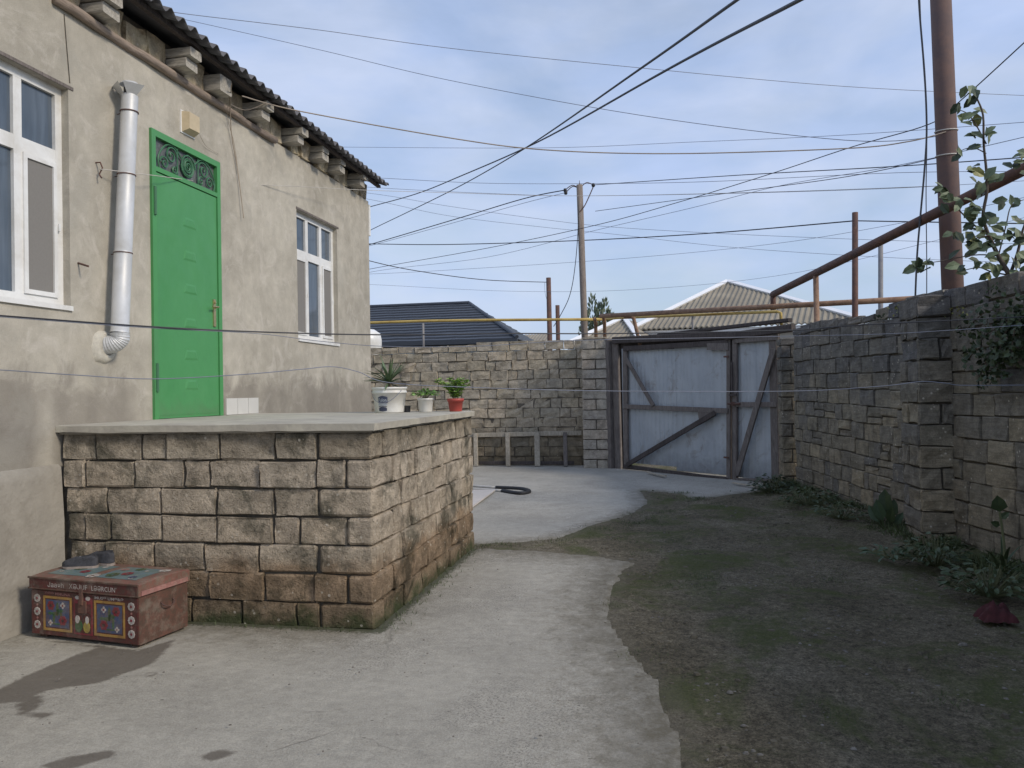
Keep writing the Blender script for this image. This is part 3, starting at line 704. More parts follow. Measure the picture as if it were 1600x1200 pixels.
for k in range(nk):
    a = 2*math.pi*k/nk; r_ = .13+.03*noise.noise(Vector((math.cos(a)*2, math.sin(a)*2, 5)))
    for (q, o) in ((.055, .0), (.06, .045), (r_*.85, .03), (r_, -.003)): fo.v.append(Vector((WX+o, wallp.y+q*math.cos(a), wallp.z-.012+q*math.sin(a))))
for k in range(nk):
    for j in range(3): a = k*4+j; b = ((k+1) % nk)*4+j; fo.f.append((a, b, b+1, a+1))
obj('foam_collar', fo, M['foam'], fl, smooth=True)
obj('inner_pipe', MB().tube([pt-Vector((0, 0, .02)), pt+Vector((0, 0, .06))], .045, 16), M['black'], fl)
for k in range(4):     # cowl fins
    a0 = rad(20+k*90); a1 = rad(85+k*90)
    for (a, b) in ((a0, a1),):
        p = [pt+Vector((math.cos(q)*R_, math.sin(q)*R_, z_)) for q, R_, z_ in ((a, .066, .0), (b, .066, .0), (b+.05, .135, .07), (a-.05, .135, .07))]
        g = MB(); g.add([*p, *[q+Vector((-.003*math.cos((a+b)/2), -.003*math.sin((a+b)/2), -.003)) for q in p]], [(0, 1, 2, 3), (7, 6, 5, 4), (2, 6, 7, 3), (0, 3, 7, 4), (1, 5, 6, 2)])
        obj('cowl_fin', g, M['galv'], fl)
cp = MB(); cp.lathe(pt+Vector((0, 0, .085)), [(.001, .03), (.06, .018), (.075, .0), (.06, .003), (.001, .012)], 18); obj('cowl_cap', cp, M['galv'], fl)
# lamp box over the door
lb = thing('wall_lamp', (WX, 6.33, 4.0), 'cream square lamp cover on the wall above the green door', 'lamp')
c = PX(297, 195, WX+.02)
g = MB(); g.add([(WX+.01, c.y-.11, c.z-.095), (WX+.01, c.y+.075, c.z-.095), (WX+.01, c.y+.075, c.z+.09), (WX+.01, c.y-.11, c.z+.09), (WX+.075, c.y-.09, c.z-.065), (WX+.075, c.y+.065, c.z-.06), (WX+.075, c.y+.065, c.z+.085), (WX+.075, c.y-.09, c.z+.085)],
    [(4, 5, 6, 7), (0, 1, 5, 4), (1, 2, 6, 5), (2, 3, 7, 6), (3, 0, 4, 7)]); obj('cover', g, M['lampbox'], lb)
obj('back_plate', MB().box(WX, WX+.01, c.y-.125, c.y+.085, c.z-.105, c.z+.10), M['white'], lb)
# hook, rods
hk = thing('wall_hook', PX(155, 270, WX), 'small rusty hook in the wall beside the stovepipe', 'hook')
g = MB(); p = PX(155, 262, WX+.03); g.tube([(WX, p.y, p.z+.04), p+Vector((.01, 0, .04)), p+Vector((.02, .01, 0)), p+Vector((0, 0, -.05)), p+Vector((.02, 0, -.08))], .006, 6); obj('hook_wire', g, M['rust'], hk)
g = MB(); p = PX(122, 411, WX); q = PX(138, 416, WX+.10); g.tube([p, q], .008, 6); tag(obj('iron_peg', g, M['rust']), 'short rusty iron peg sticking out beside the nearest window', 'peg')

# ================================================================== TERRACE
TF, TX, TE, TZ = 4.74, -1.85, 7.42, 1.365
ter = thing('stone_terrace', ((WX+TX)/2, 6, 0), 'raised stone block terrace with a pale slab in front of the green door', 'terrace')
core = MB(); core.box(WX-.02, TX-.034, TF+.034, TE-.045, .0, TZ-.052); obj('core', core, M['mortar_dark'], ter)
zc = [0, .175, .365, .555, .745, .93, 1.12, 1.305]
for i in range(7):
    z0, z1 = zc[i], zc[i+1]
    even = i % 2 == 0
    # front: from the house corner (bulging plinth) to the corner block
    L_ = TX-WX
    xs0 = WX+(.11-.09*i/7)
    x = xs0; end = TX
    cw = .385 if even else .19
    edges = []
    xx = end-cw
    off = random.uniform(0, .06)
    cur = xs0-.385*(.2 if even else .62)
    seq = []
    while cur < xx-.10:
        ww = .385+random.uniform(-.045, .04)
        if random.random() < .14: ww = .19
        seq.append((max(cur, xs0), min(cur+ww, xx))); cur += ww
    if xx-seq[-1][1] > .02: seq[-1] = (seq[-1][0], xx)
    for (a, b) in seq:
        if b-a < .06: continue
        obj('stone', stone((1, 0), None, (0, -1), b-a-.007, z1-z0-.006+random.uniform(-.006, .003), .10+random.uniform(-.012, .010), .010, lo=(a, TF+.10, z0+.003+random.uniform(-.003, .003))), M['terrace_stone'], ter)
    # corner block: rough on both faces
    cl = .19 if even else .385
    g = MB(); b_ = .012
    nx_, ny_ = 5, 5; P3 = []
    x0_, x1_, ya, yb, za, zb = xx+.002, TX, TF, TF+cl-.006, z0+.003, z1-.004
    us = [x0_, x0_+.02, (x0_+x1_)/2, x1_-.02, x1_]; vs_ = [ya, ya+.02, (ya+yb)/2, yb-.02, yb]; ws = [za, za+.018, (za+zb)/2, zb-.018, zb]
    def cp3(i_, j_, k_):
        x_, y_, z_ = us[i_], vs_[j_], ws[k_]
        ex = (i_ in (0, 4))+(j_ in (0, 4))+(k_ in (0, 4))
        c_ = Vector(((x0_+x1_)/2, (ya+yb)/2, (za+zb)/2)); pnt = Vector((x_, y_, z_))
        if ex >= 2: 
            sft = .009*(ex-1)
            pnt += Vector((-sft if i_ == 4 else sft if i_ == 0 else 0, -sft if j_ == 4 else sft if j_ == 0 else 0, -sft if k_ == 4 else sft if k_ == 0 else 0))
        nn = noise.noise_vector(pnt*9)*.008
        return pnt+nn
    gidx = {}
    def gp(i_, j_, k_):
        if (i_, j_, k_) not in gidx: gidx[i_, j_, k_] = len(g.v); g.v.append(cp3(i_, j_, k_))
        return gidx[i_, j_, k_]
    for a_ in range(4):
        for c_ in range(4):
            g.f += [(gp(a_, 0, c_), gp(a_+1, 0, c_), gp(a_+1, 0, c_+1), gp(a_, 0, c_+1)), (gp(4, a_, c_), gp(4, a_+1, c_), gp(4, a_+1, c_+1), gp(4, a_, c_+1)),
                    (gp(0, a_, c_), gp(0, a_, c_+1), gp(0, a_+1, c_+1), gp(0, a_+1, c_)), (gp(a_, 4, c_), gp(a_, 4, c_+1), gp(a_+1, 4, c_+1), gp(a_+1, 4, c_))]
            g.f += [(gp(a_, c_, 4), gp(a_+1, c_, 4), gp(a_+1, c_+1, 4), gp(a_, c_+1, 4)), (gp(a_, c_, 0), gp(a_, c_+1, 0), gp(a_+1, c_+1, 0), gp(a_+1, c_, 0))]
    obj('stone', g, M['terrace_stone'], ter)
    # side
    y = TF+cl; seq = []
    while y < TE-.04:
        ww = .385+random.uniform(-.05, .04)
        if random.random() < .2: ww = random.uniform(.14, .22)
        if TE-(y+ww) < .12: ww = TE-y
        seq.append((y, y+ww)); y += ww
    for (a, b) in seq:
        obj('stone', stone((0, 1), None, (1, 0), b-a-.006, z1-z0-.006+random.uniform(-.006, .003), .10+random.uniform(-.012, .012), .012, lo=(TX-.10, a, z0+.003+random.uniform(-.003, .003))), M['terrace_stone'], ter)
    # far end, facing the gate
    x = WX+.01
    while x < TX-.12:
        ww = .385 if x+.5 < TX-.1 else TX-.10-x
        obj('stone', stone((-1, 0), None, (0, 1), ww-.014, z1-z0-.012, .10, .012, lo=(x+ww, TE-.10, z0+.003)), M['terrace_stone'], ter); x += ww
# slab top, slightly uneven lip
sb = MB(); nxs, nys = 40, 44
xs_ = [WX+.001+(TX+.03-WX)*i/nxs for i in range(nxs+1)]; ysl = [TF-.035+(TE-TF+.06)*j/nys for j in range(nys+1)]
for x in xs_:
    for y in ysl:
        jx = .012*noise.noise(Vector((y*3, 1, 0))) if x == xs_[-1] else 0; jy_ = .012*noise.noise(Vector((x*3, 4, 0))) if y in (ysl[0], ysl[-1]) else 0
        sb.v.append(Vector((x+jx, y+jy_, TZ+.004*noise.noise(Vector((x*1.5, y*1.5, 0)))+(-.006 if (x == xs_[-1] or y == ysl[0]) else 0))))
Wn = nys+1
for i in range(nxs):
    for j in range(nys): sb.f.append((i*Wn+j, (i+1)*Wn+j, (i+1)*Wn+j+1, i*Wn+j+1))
n0 = len(sb.v); ringv = [i*Wn for i in range(nxs+1)]+[nxs*Wn+j for j in range(1, nys+1)]+[i*Wn+nys for i in range(nxs-1, -1, -1)]
for r_ in ringv:
    p = sb.v[r_]; sb.v.append(Vector((p.x-(.004 if p.x > TX else 0), p.y, TZ-.052+.007*noise.noise(Vector((p.x*5, p.y*5, 2))))))
for i in range(len(ringv)-1): sb.f.append((ringv[i], n0+i, n0+i+1, ringv[i+1]))
sb.quad((WX, TF-.03, TZ-.05), (WX, TE+.02, TZ-.05), (TX+.025, TE+.02, TZ-.05), (TX+.025, TF-.03, TZ-.05))
obj('slab', sb, M['slab'], ter)
bed = MB(); bed.obox(((WX+TX)/2, TF+.05, 1.312), ((TX-WX)/2-.008, 0, 0), (0, .052, 0), (0, 0, .013), .004); bed.obox((TX-.05, (TF+TE)/2+.05, 1.3122), (.053, 0, 0), (0, (TE-TF)/2-.06, 0), (0, 0, .013)); obj('bedding', bed, M['plaster_plinth'], ter)

# ================================================================== RIGHT WALL
A0 = Vector((1.955, 12.10)); B0 = Vector((2.78, 6.72)); ud = (B0-A0).normalized(); nd = Vector((-1, 0)); nd = Vector((ud.y, -ud.x)); 
if nd.x > 0: nd = -nd
rw = thing('boundary_wall', (2.6, 8, 0), 'tall dark stone boundary wall on the right side of the yard', 'wall')
Lw = 11.5
def topR(s):
    return 2.37+.04*math.sin(s*1.7)+.04*noise.noise(Vector((s*.9, 7, 0)))+(.05 if 3 < s < 5.5 else 0)
cm = MB(); bs = Vector((A0.x, A0.y, 0))
for k in range(47):
    s0 = k*.25; s1 = s0+.25
    tz = min(topR(s0), topR(s1))-.09
    c_ = A0+ud*(s0+.125)-nd*.125
    cm.obox((c_.x, c_.y, tz/2-.02), (ud.x*.125, ud.y*.125, 0), (nd.x*.10, nd.y*.10, 0), (0, 0, tz/2+.02))
obj('core', cm, M['mortar_dark'], rw)
crs = []; z = -.03
for i in range(13):
    h = .195+random.uniform(-.015, .012); crs.append((z, z+h)); z += h
P0_ = Vector((A0.x, A0.y, 0))-Vector((nd.x, nd.y, 0))*.055
def zoffR(s): return .03*math.sin(s*.8+1)+.02*noise.noise(Vector((s*1.2, 3, 0)))
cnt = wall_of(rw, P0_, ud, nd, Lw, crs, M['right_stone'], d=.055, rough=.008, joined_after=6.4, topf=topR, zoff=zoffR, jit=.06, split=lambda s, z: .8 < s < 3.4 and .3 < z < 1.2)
print('right wall stones', cnt)
# pilaster
pr = thing('wall_pilaster', (2.45, 7.9, 0), 'squared stone buttress standing out from the dark right-hand wall', 'pilaster')
def wallat(Y): s = (A0.y-Y)/(-ud.y); return A0.x+ud.x*s
pn = wallat(7.69)-.285; pf = wallat(8.20)-.285
obj('core', MB().box(pn+.04, pn+.36, 7.73, 8.16, 0, 2.28), M['mortar_dark'], pr)
z = -.02
for i in range(12):
    h = .2
    if z+h > 2.45: break
    split_ = i % 2
    ya, yb = 7.69, 8.22
    fs_ = [(pn, pn+.30)] if i % 3 else [(pn, pn+.19), (pn+.19, pn+.31)]
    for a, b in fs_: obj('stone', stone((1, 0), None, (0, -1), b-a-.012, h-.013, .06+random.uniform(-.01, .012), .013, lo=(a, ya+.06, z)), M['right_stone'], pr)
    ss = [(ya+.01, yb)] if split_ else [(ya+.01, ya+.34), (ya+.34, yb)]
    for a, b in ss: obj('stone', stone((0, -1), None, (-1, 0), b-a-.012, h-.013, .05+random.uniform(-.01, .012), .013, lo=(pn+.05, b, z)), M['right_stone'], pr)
    z += h
obj('cap', MB().box(pn+.02, pn+.34, 7.72, 8.18, 2.285, 2.36), M['right_stone'], pr)

# ================================================================== BACK WALL
bw = thing('back_wall', (-4, 15.8, 0), 'tan stone block wall across the end of the yard behind the potted plants', 'wall')
BX0, BX1, BY = -7.2, -1.50, 15.72
obj('core', MB().box(BX0, BX1, BY+.022, BY+.2, 0, 2.38), M['mortar'], bw)
def topB(s): x = BX0+s; return (2.51 if x < -3.7 else 2.62)+.03*noise.noise(Vector((s*2, 1, 0)))
crs = [(.0+i*.2, .2+i*.2) for i in range(13)]
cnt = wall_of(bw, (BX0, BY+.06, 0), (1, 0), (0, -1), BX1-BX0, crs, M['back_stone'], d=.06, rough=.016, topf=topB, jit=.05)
print('back wall stones', cnt)

# ================================================================== GATE PILLARS
def pillar(x0, x1, y0, y1, top, label, mat, seam=.55):
    p = thing('gate_pillar', ((x0+x1)/2, (y0+y1)/2, 0), label, 'pillar', 'stone pillars either side of the gate')
    obj('core', MB().box(x0+.03, x1-.03, y0+.03, y1-.03, 0, top-.05), M['mortar'], p)
    z = 0; i = 0
    while z < top-.08:
        h = min(.2+random.uniform(-.012, .012), top-z)
        c = [(x0, x1)] if i % 2 else [(x0, x0+(x1-x0)*seam), (x0+(x1-x0)*seam, x1)]
        for a, b in c: obj('stone', stone((1, 0), None, (0, -1), b-a-.01, h-.014, .05+random.uniform(-.008, .01), .010, lo=(a, y0+.05, z)), mat, p)
        obj('stone', stone((0, -1), None, (-1, 0), y1-y0-.05, h-.014, .05, .010, lo=(x0+.05, y1, z)), mat, p)
        obj('stone', stone((0, 1), None, (1, 0), y1-y0-.05, h-.014, .05, .010, lo=(x1-.05, y0+.05, z)), mat, p)
        z += h; i += 1
    obj('top', MB().box(x0+.02, x1-.02, y0+.02, y1-.02, top-.06, top-.03), mat, p)
    return p
pillar(-1.52, -1.02, 15.12, 15.66, 2.62, 'pale stone pillar at the left end of the blue gate', M['pillar_stone'])
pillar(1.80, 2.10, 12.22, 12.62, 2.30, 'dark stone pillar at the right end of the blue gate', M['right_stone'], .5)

# ================================================================== GATE
g0 = Vector((-.93, 15.16)); g1 = Vector((1.79, 12.77)); gu = (g1-g0).normalized(); gn = Vector((gu.y, -gu.x))
if gn.dot(-g0) < 0: gn = -gn
gn3 = Vector((gn.x, gn.y, 0)); gu3 = Vector((gu.x, gu.y, 0)); up3 = Vector((0, 0, 1))
gate = thing('sheet_metal_gate', (.43, 13.97, 0), 'blue grey corrugated metal yard gate with weathered timber bracing', 'gate')
def GP(x, y, off=0): return PW(x, y, g0, g1, off)
def sheet_part(xa, xb, yt, yb, per, amp, off):
    a = GP(xa, yt, off); b = GP(xb, yt, off); c = GP((xa+xb)/2, yb, off); L_ = (b-a).length; n = max(2, int(L_/per)*6); g = MB()
    top_a, top_b = a.z, b.z; za = GP(xa, yb, off).z; zb_ = za
    for i in range(n+1):
        t = i/n; p = a.lerp(b, t); ph = (t*L_/per) % 1
        o = amp*1.1*(1 if ph < .3 else (1-(ph-.3)/.1) if ph < .4 else 0 if ph < .9 else (ph-.9)/.1)
        q = Vector((p.x, p.y, 0))+gn3*o
        g.v += [Vector((q.x, q.y, max(.03, za))), Vector((q.x, q.y, top_a+(top_b-top_a)*t))]
    for i in range(n): g.f.append((2*i, 2*i+2, 2*i+3, 2*i+1))
    return g
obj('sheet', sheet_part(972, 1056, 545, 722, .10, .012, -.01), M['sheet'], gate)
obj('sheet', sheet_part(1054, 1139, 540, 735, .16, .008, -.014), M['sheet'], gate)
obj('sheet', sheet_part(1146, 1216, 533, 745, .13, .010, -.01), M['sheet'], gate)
def gboard(name, p, q, w, t=.045, off=.03, mat='gate_wood', ch=.005):
    a, b = GP(*p, off), GP(*q, off); return obj(name, MB().beam(a, b, w, t, gn3, ch), M[mat], gate)
obj('post', MB().beam(Vector((g0.x-.06, g0.y, 0)), Vector((g0.x-.08, g0.y, 2.55)), .15, .12, gn3, .01), M['gate_wood'], gate)
gboard('stile', (979, 732), (977, 545), .11, .05, .03)
obj('post', MB().beam(Vector((g0.x+.10, g0.y-.085, 0)), Vector((g0.x+.08, g0.y-.07, 2.50)), .17, .06, gn3, .01), M['gate_wood'], gate)
obj('slit_blocker', MB().beam(GP(1144, 755, -.02), GP(1144, 528, -.02), .14, .02, gn3), M['gate_wood_dark'], gate)  # added dark backing that blocks the bright slit between the leaves
obj('side_gap_blocker', MB().beam(GP(966, 736, -.10), GP(966, 530, -.10), .42, .02, gn3), M['gate_wood_dark'], gate)  # dark board put in behind to shut out light beside the left post
obj('top_gap_blocker', MB().beam(GP(970, 541, -.05), GP(1218, 525, -.05), .22, .02, gn3), M['gate_wood_dark'], gate)  # added behind the top rail so bright sky does not show through
obj('bottom_gap_blocker', MB().beam(GP(972, 736, -.04), GP(1214, 760, -.04), .16, .02, gn3), M['gate_wood_dark'], gate)  # added low dark board, hides the sunlit ground beyond the gate
gboard('stile', (1139, 752), (1139, 530), .075, .05, .03)
gboard('stile', (1149, 752), (1149, 530), .085, .06, .032)
obj('post', MB().beam(Vector((g1.x+.0, g1.y+.02, 0)), Vector((g1.x+.0, g1.y+.02, 2.42)), .14, .12, gn3, .01), M['gate_wood'], gate)
gboard('rail', (975, 635), (1138, 642), .085, .045, .055)
gboard('rail', (1150, 632), (1214, 632), .08, .045, .055)
gboard('rail', (975, 545), (1138, 535), .09, .045, .05, 'gate_wood_dark')
gboard('rail', (1148, 532), (1214, 527), .09, .045, .05)
gboard('rail', (975, 728), (1138, 750), .07, .045, .05, 'gate_wood_dark')
gboard('rail', (1150, 750), (1214, 752), .07, .045, .05)
gboard('brace', (980, 726), (1117, 645), .085, .04, .09, 'gate_wood_dark')
gboard('brace', (978, 560), (1021, 634), .075, .04, .085, 'gate_wood')
gboard('brace', (1151, 742), (1209, 545), .095, .04, .09, 'gate_wood')
# gusset offcut at the brace head
a = GP(1090, 641, .075); b = GP(1118, 641, .075); c = GP(1117, 650, .075); d = GP(1093, 664, .075); bk_ = [p-gn3*.02 for p in (a, b, c, d)]
obj('gusset', MB().add([a, b, c, d, *bk_], [(0, 1, 2, 3), (7, 6, 5, 4), (0, 4, 5, 1), (1, 5, 6, 2), (2, 6, 7, 3), (3, 7, 4, 0)]), M['gate_wood'], gate)
a = GP(1105, 537, .06); b = GP(1138, 537, .06); obj('offcut', MB().beam(a-up3*.05, b-up3*.05, .12, .03, gn3), M['gate_wood'], gate)
# lintel beams
obj('lintel', MB().beam(GP(960, 532, .02), GP(1142, 524, .02), .13, .14, gn3, .012), M['gate_wood_dark'], gate)
obj('lintel', MB().beam(GP(1136, 526, .04), GP(1240, 512, .04), .12, .12, gn3, .012), M['gate_wood_dark'], gate)
obj('lintel', MB().beam(GP(1030, 524, -.06), GP(1235, 500, -.06), .06, .12, gn3, .01), M['gate_wood_dark'], gate)
lat = MB(); c = GP(1145, 631, .10)
lat.tube([c-gu3*.10, c+gu3*.14], .016, 8); lat.box(c.x-.03, c.x+.03, c.y-.02, c.y+.02, c.z-.03, c.z+.03); obj('latch', lat, M['rust'], gate)
lat = MB(); c2 = GP(1144, 617, .09); lat.beam(c2-gu3*.06, c2+gu3*.08, .03, .02, gn3); lat.beam(c2+up3*.03, c2+up3*.55, .03, .02, gn3); obj('bolt', lat, M['gate_wood_dark'], gate)
for px_, py_ in ((1137, 557), (1137, 715)): c = GP(px_, py_, .07); obj('hinge', MB().beam(c-gu3*.08, c+gu3*.02, .03, .012, gn3), M['rust'], gate)
# low timber strips on the ground before the gate
for (p, q, lab) in (((1012, 738), (1040, 744), 'pale wood splinter on the concrete under the left gate leaf'), ((1146, 754), (1185, 761), 'pale wood strip on the concrete under the right gate leaf')):
    a, b = G(*p, .05), G(*q, .05); tag(obj('wood_strip', MB().beam(a, b, .05, .02, up3, .004), M['pale_wood']), lab, 'wood strip')

# low timber frame leaning at the back wall
fm = thing('timber_frame', (-3, 15.5, .03), 'low row of pale timber uprights under a rail at the foot of the back wall', 'wooden frame')
for i, px_ in enumerate((743, 793, 839, 883)):
    a = PY(px_+1, 727, 15.42); b = PY(px_, 682, 15.60); w_ = (.085, .09, .11, .08)[i]
    obj('upright', MB().beam((a.x, 15.42, .02), (b.x, 15.60, .69), w_, .05, (0, -1, 0), .006), M['pale_wood' if i < 3 else 'gate_wood'], fm)
obj('rail', MB().beam((-4.2, 15.635, .64), (-1.6, 15.635, .68), .09, .04, (0, -1, 0), .006), M['pale_wood'], fm)
obj('rail', MB().beam((-4.2, 15.52, .08), (-1.75, 15.52, .08), .07, .04, (0, -1, 0), .006), M['gate_wood_dark'], fm)

# ================================================================== PAINTED CHEST
cO = Vector((-4.03, 4.31, .0)); cu = Vector((.9903, -.1387, 0)); cn = Vector((-.1387, -.9903, 0)); CW, CD, CH, BHt = .878, .41, .385, .292
def C(u, v, z): return cO+cu*u+cn*v+Vector((0, 0, z+.035))
def paint(name, c, dirt=(.16, .075, .055), rough=.55, amt=.5):
    t = MT(name); k = t.ramp(t.noise(10, 5, .6), [(.3, tuple(x*.75 for x in c)), (.7, tuple(min(1, x*1.15) for x in c))])
    d = t.ramp(t.noise(26, 6, .75, dist=.5), [(.42, 0.0), (.60, amt)]); k = t.mix(d, k, dirt)
    d2 = t.ramp(t.noise(9, 6, .75), [(.5, 0.0), (.68, .4)]); k = t.mix(d2, k, (.30, .27, .22))
    t.col(k); t.rough(rough); t.bump(t.noise(90, 4, .7), .2, .004); return t.m
M['chest_red'] = paint('chest_maroon', (.115, .028, .025), (.07, .045, .035), .6, .8)
M['chest_side'] = paint('chest_worn_side', (.13, .062, .045), (.075, .05, .036), .65, .9)
M['chest_lid'] = paint('chest_lid_top', (.20, .085, .066), (.15, .12, .09), .6, .85)
M['p_blue'] = paint('paint_blue', (.05, .085, .17)); M['p_lid'] = paint('paint_lid_blue', (.12, .18, .21), (.12, .17, .13), .5, .8)
M['p_yellow'] = paint('paint_ochre', (.42, .25, .06)); M['p_white'] = paint('paint_white', (.55, .52, .48), amt=.35); M['p_rose'] = paint('paint_rose', (.23, .022, .04))
M['p_green'] = paint('paint_green', (.04, .12, .05)); M['p_pink'] = paint('paint_pink', (.38, .19, .17)); M['p_yel2'] = paint('paint_yellow', (.42, .34, .07)); M['p_dark'] = paint('paint_dark', (.05, .03, .03))
chest = thing('painted_chest', C(CW/2, -CD/2, -.035), 'red painted wooden chest with flower panels standing against the terrace', 'chest')
def cbox(mb, u0, u1, v0, v1, z0, z1, ch=0):
    c = C((u0+u1)/2, (v0+v1)/2, (z0+z1)/2); return mb.obox(c, cu*(u1-u0)/2, cn*(v1-v0)/2, up3*(z1-z0)/2, ch)
bd_ = MB(); cbox(bd_, 0, CW, -CD, 0, 0, BHt, .006); obj('body', bd_, M['chest_side'], chest)
for u in (.03, CW-.09):
    for v in (-.06, -CD+.06): g = MB(); cbox(g, u, u+.06, v-.03, v+.03, -.05, -.001); obj('foot', g, M['chest_side'], chest)
g = MB(); cbox(g, .003, CW-.003, .0005, .006, .004, BHt-.004, .002); obj('front_panel', g, M['chest_red'], chest)
ld = MB(); nn_ = 8
for i in range(nn_+1):
    v = .012-(CD+.024)*i/nn_; zt_ = CH-.012*((2*i/nn_-1)**2)
    ld.v += [C(-.01, v, BHt+.005), C(-.01, v, zt_-.008), C(.004, v, zt_), C(CW-.004, v, zt_), C(CW+.01, v, zt_-.008), C(CW+.01, v, BHt+.005)]
for i in range(nn_):
    for k in range(5): a = i*6+k; ld.f.append((a, a+1, a+7, a+6))
    a = i*6; ld.f.append((a+5, a, a+6, a+11))
ld.f += [tuple(range(6))[::-1], tuple(range(nn_*6, nn_*6+6))]
lid = obj('lid', ld, M['chest_lid'], chest)
g = MB(); cbox(g, .0, CW, .0125, .016, BHt+.012, CH-.022); obj('lid_band', g, M['chest_red'], lid)
g = MB(); cbox(g, -.012, CW+.012, .0125, .022, CH-.022, CH-.010, .002); cbox(g, -.012, CW+.012, .0125, .020, BHt+.003, BHt+.012, .002); obj('lid_trim', g, M['chest_side'], lid)
g = MB(); g.obox(C(CW+.0125, -CD/2+.0, BHt+.022), up3*.014, cn*(CD/2-.01), cu*.003); obj('side_band', g, M['p_pink'], lid)
def flat(cf, u, z, r, r2=None, n=10, off=.0075):       # painted ellipse, a thin raised disc
    g = cf; b = len(g.v); r2 = r2 or r
    for o in (off, off-.004):
        for k in range(n): a = 2*math.pi*k/n; g.v.append(C(u+r*math.cos(a), o, z+r2*math.sin(a)))
    g.f.append(tuple(b+k for k in range(n)))
    for k in range(n): g.f.append((b+k, b+n+k, b+n+(k+1) % n, b+(k+1) % n))
def flower(u, z, r, pet, mid, name='flower', n=6, off=.0085):
    g = MB()
    for k in range(n): a = 2*math.pi*k/n; flat(g, u+r*.62*math.cos(a), z+r*.62*math.sin(a), r*.42, n=8, off=off)
    o = obj(name, g, M[pet], front); g = MB(); flat(g, u, z, r*.34, n=8, off=off+.0012); obj('flower_centre', g, M[mid], front)
front = bpy.data.objects['front_panel']
for (a, b) in ((.105, .345), (.53, .775)):
    g = MB(); w_ = .015
    cbox(g, a, b, .006, .0085, .255-w_, .255); cbox(g, a, b, .006, .0085, .035, .035+w_); cbox(g, a, a+w_, .006, .0084, .035+w_, .255-w_); cbox(g, b-w_, b, .006, .0084, .035+w_, .255-w_)
    obj('ochre_border', g, M['p_yellow'], front)
    g = MB(); cbox(g, a+w_+.008, b-w_-.008, .006, .0074, .058, .232); obj('blue_panel', g, M['p_blue'], front)
    g = MB(); cx_ = (a+b)/2
    for (du, dz, r1, r2) in ((-.015, .0, .035, .012), (.0, .03, .012, .045), (-.03, -.03, .012, .03), (.03, -.02, .010, .04), (.02, .02, .03, .012), (0, -.065, .075, .005), (-.06, .0, .02, .01)): flat(g, cx_+du, .145+dz, r1, r2, off=.0079)
    obj('painted_leaves', g, M['p_green'], front)
    s_ = 1 if a < .3 else -1
    flower(cx_-s_*.055, .195, .030, 'p_rose', 'p_dark'); flower(cx_+s_*.045, .105, .032, 'p_rose', 'p_dark'); 
    flower(cx_+s_*.045, .200, .020, 'p_white', 'p_rose', n=4); flower(cx_-s_*.06, .085, .018, 'p_white', 'p_pink', n=4)
for u in (.052, CW-.052):
    for z in (.235, .150, .066): flower(u, z, .026, 'p_white', 'p_rose', n=8)
    g = MB()
    for z in (.192, .108): flat(g, u, z, .007)
    obj('painted_dots', g, M['p_pink'], front)
g = MB(); cbox(g, .362, .515, .006, .0078, .03, .262); obj('centre_panel', g, M['p_rose'], front)
g = MB(); cbox(g, .372, .505, .0078, .0086, .04, .225); obj('centre_field', g, M['chest_red'], front)
g = MB(); flat(g, .405, .085, .032, .040, off=.0105); obj('painted_leaf', g, M['p_green'], front)
g = MB(); flat(g, .470, .080, .028, .036, off=.0105); obj('painted_fruit', g, M['p_yel2'], front)
for q_ in ((.395, .125, .018, .026), (.474, .125, .014, .024), (.395, .262, .018, .012), (.482, .260, .018, .013)): g = MB(); flat(g, *q_, off=.0112); obj('painted_bud', g, M['p_white'], front)
g = MB()
for k in range(12):
    a0, a1 = math.pi*k/11, math.pi*(k+1)/11
    g.quad(C(.47+.030*math.cos(a0), .0116, .125+.036*math.sin(a0)), C(.47+.038*math.cos(a0), .0116, .125+.046*math.sin(a0)), C(.47+.038*math.cos(a1), .0116, .125+.046*math.sin(a1)), C(.47+.030*math.cos(a1), .0116, .125+.036*math.sin(a1)))
obj('painted_arc', g, M['p_dark'], front)
g = MB(); cbox(g, .405, .470, .008, .016, .165, .245, .003); cbox(g, .425, .45, .012, .026, .22, BHt+.03, .003); obj('lock_plate', g, M['rust'], front)
def text(name, body, org, ud_, vd, size, width, mat, parent, bend=None, off=.02):
    c = bpy.data.curves.new('t', 'FONT'); c.body = body; c.size = 1; c.resolution_u = 2; c.offset = off
    o = bpy.data.objects.new('t', c); COL.objects.link(o); dg = bpy.context.evaluated_depsgraph_get()
    me = bpy.data.meshes.new_from_object(o.evaluated_get(dg)); bpy.data.objects.remove(o)
    v = [p.co.copy() for p in me.vertices]; f = [tuple(p.vertices) for p in me.polygons]
    w_ = max(p.x for p in v)-min(p.x for p in v); x0 = min(p.x for p in v); kx = width/w_
    out = [bend((p.x-x0)*kx, p.y*size) if bend else org+ud_*((p.x-x0)*kx)+vd*(p.y*size) for p in v]
    bpy.data.meshes.remove(me)
    return obj(name, (out, f), mat, parent)
for w_, u_, l_ in (('Јааəһ', .155, .135), ('ХƏЈUF', .335, .15), ('LƏƏRCUN\u2019', .52, .20)): text('lettering', w_, C(u_, .0168, BHt+.024), cu, up3, .043, l_, M['p_white'], lid, off=0)
text('lettering', 'ƏƏƏ MMUNA', C(.115, .0068, .264), cu, up3, .022, .22, M['p_pink'], front)
text('lettering', 'MUSƏ UMƏRƏ', C(.535, .0068, .262), cu, up3, .024, .23, M['p_white'], front)
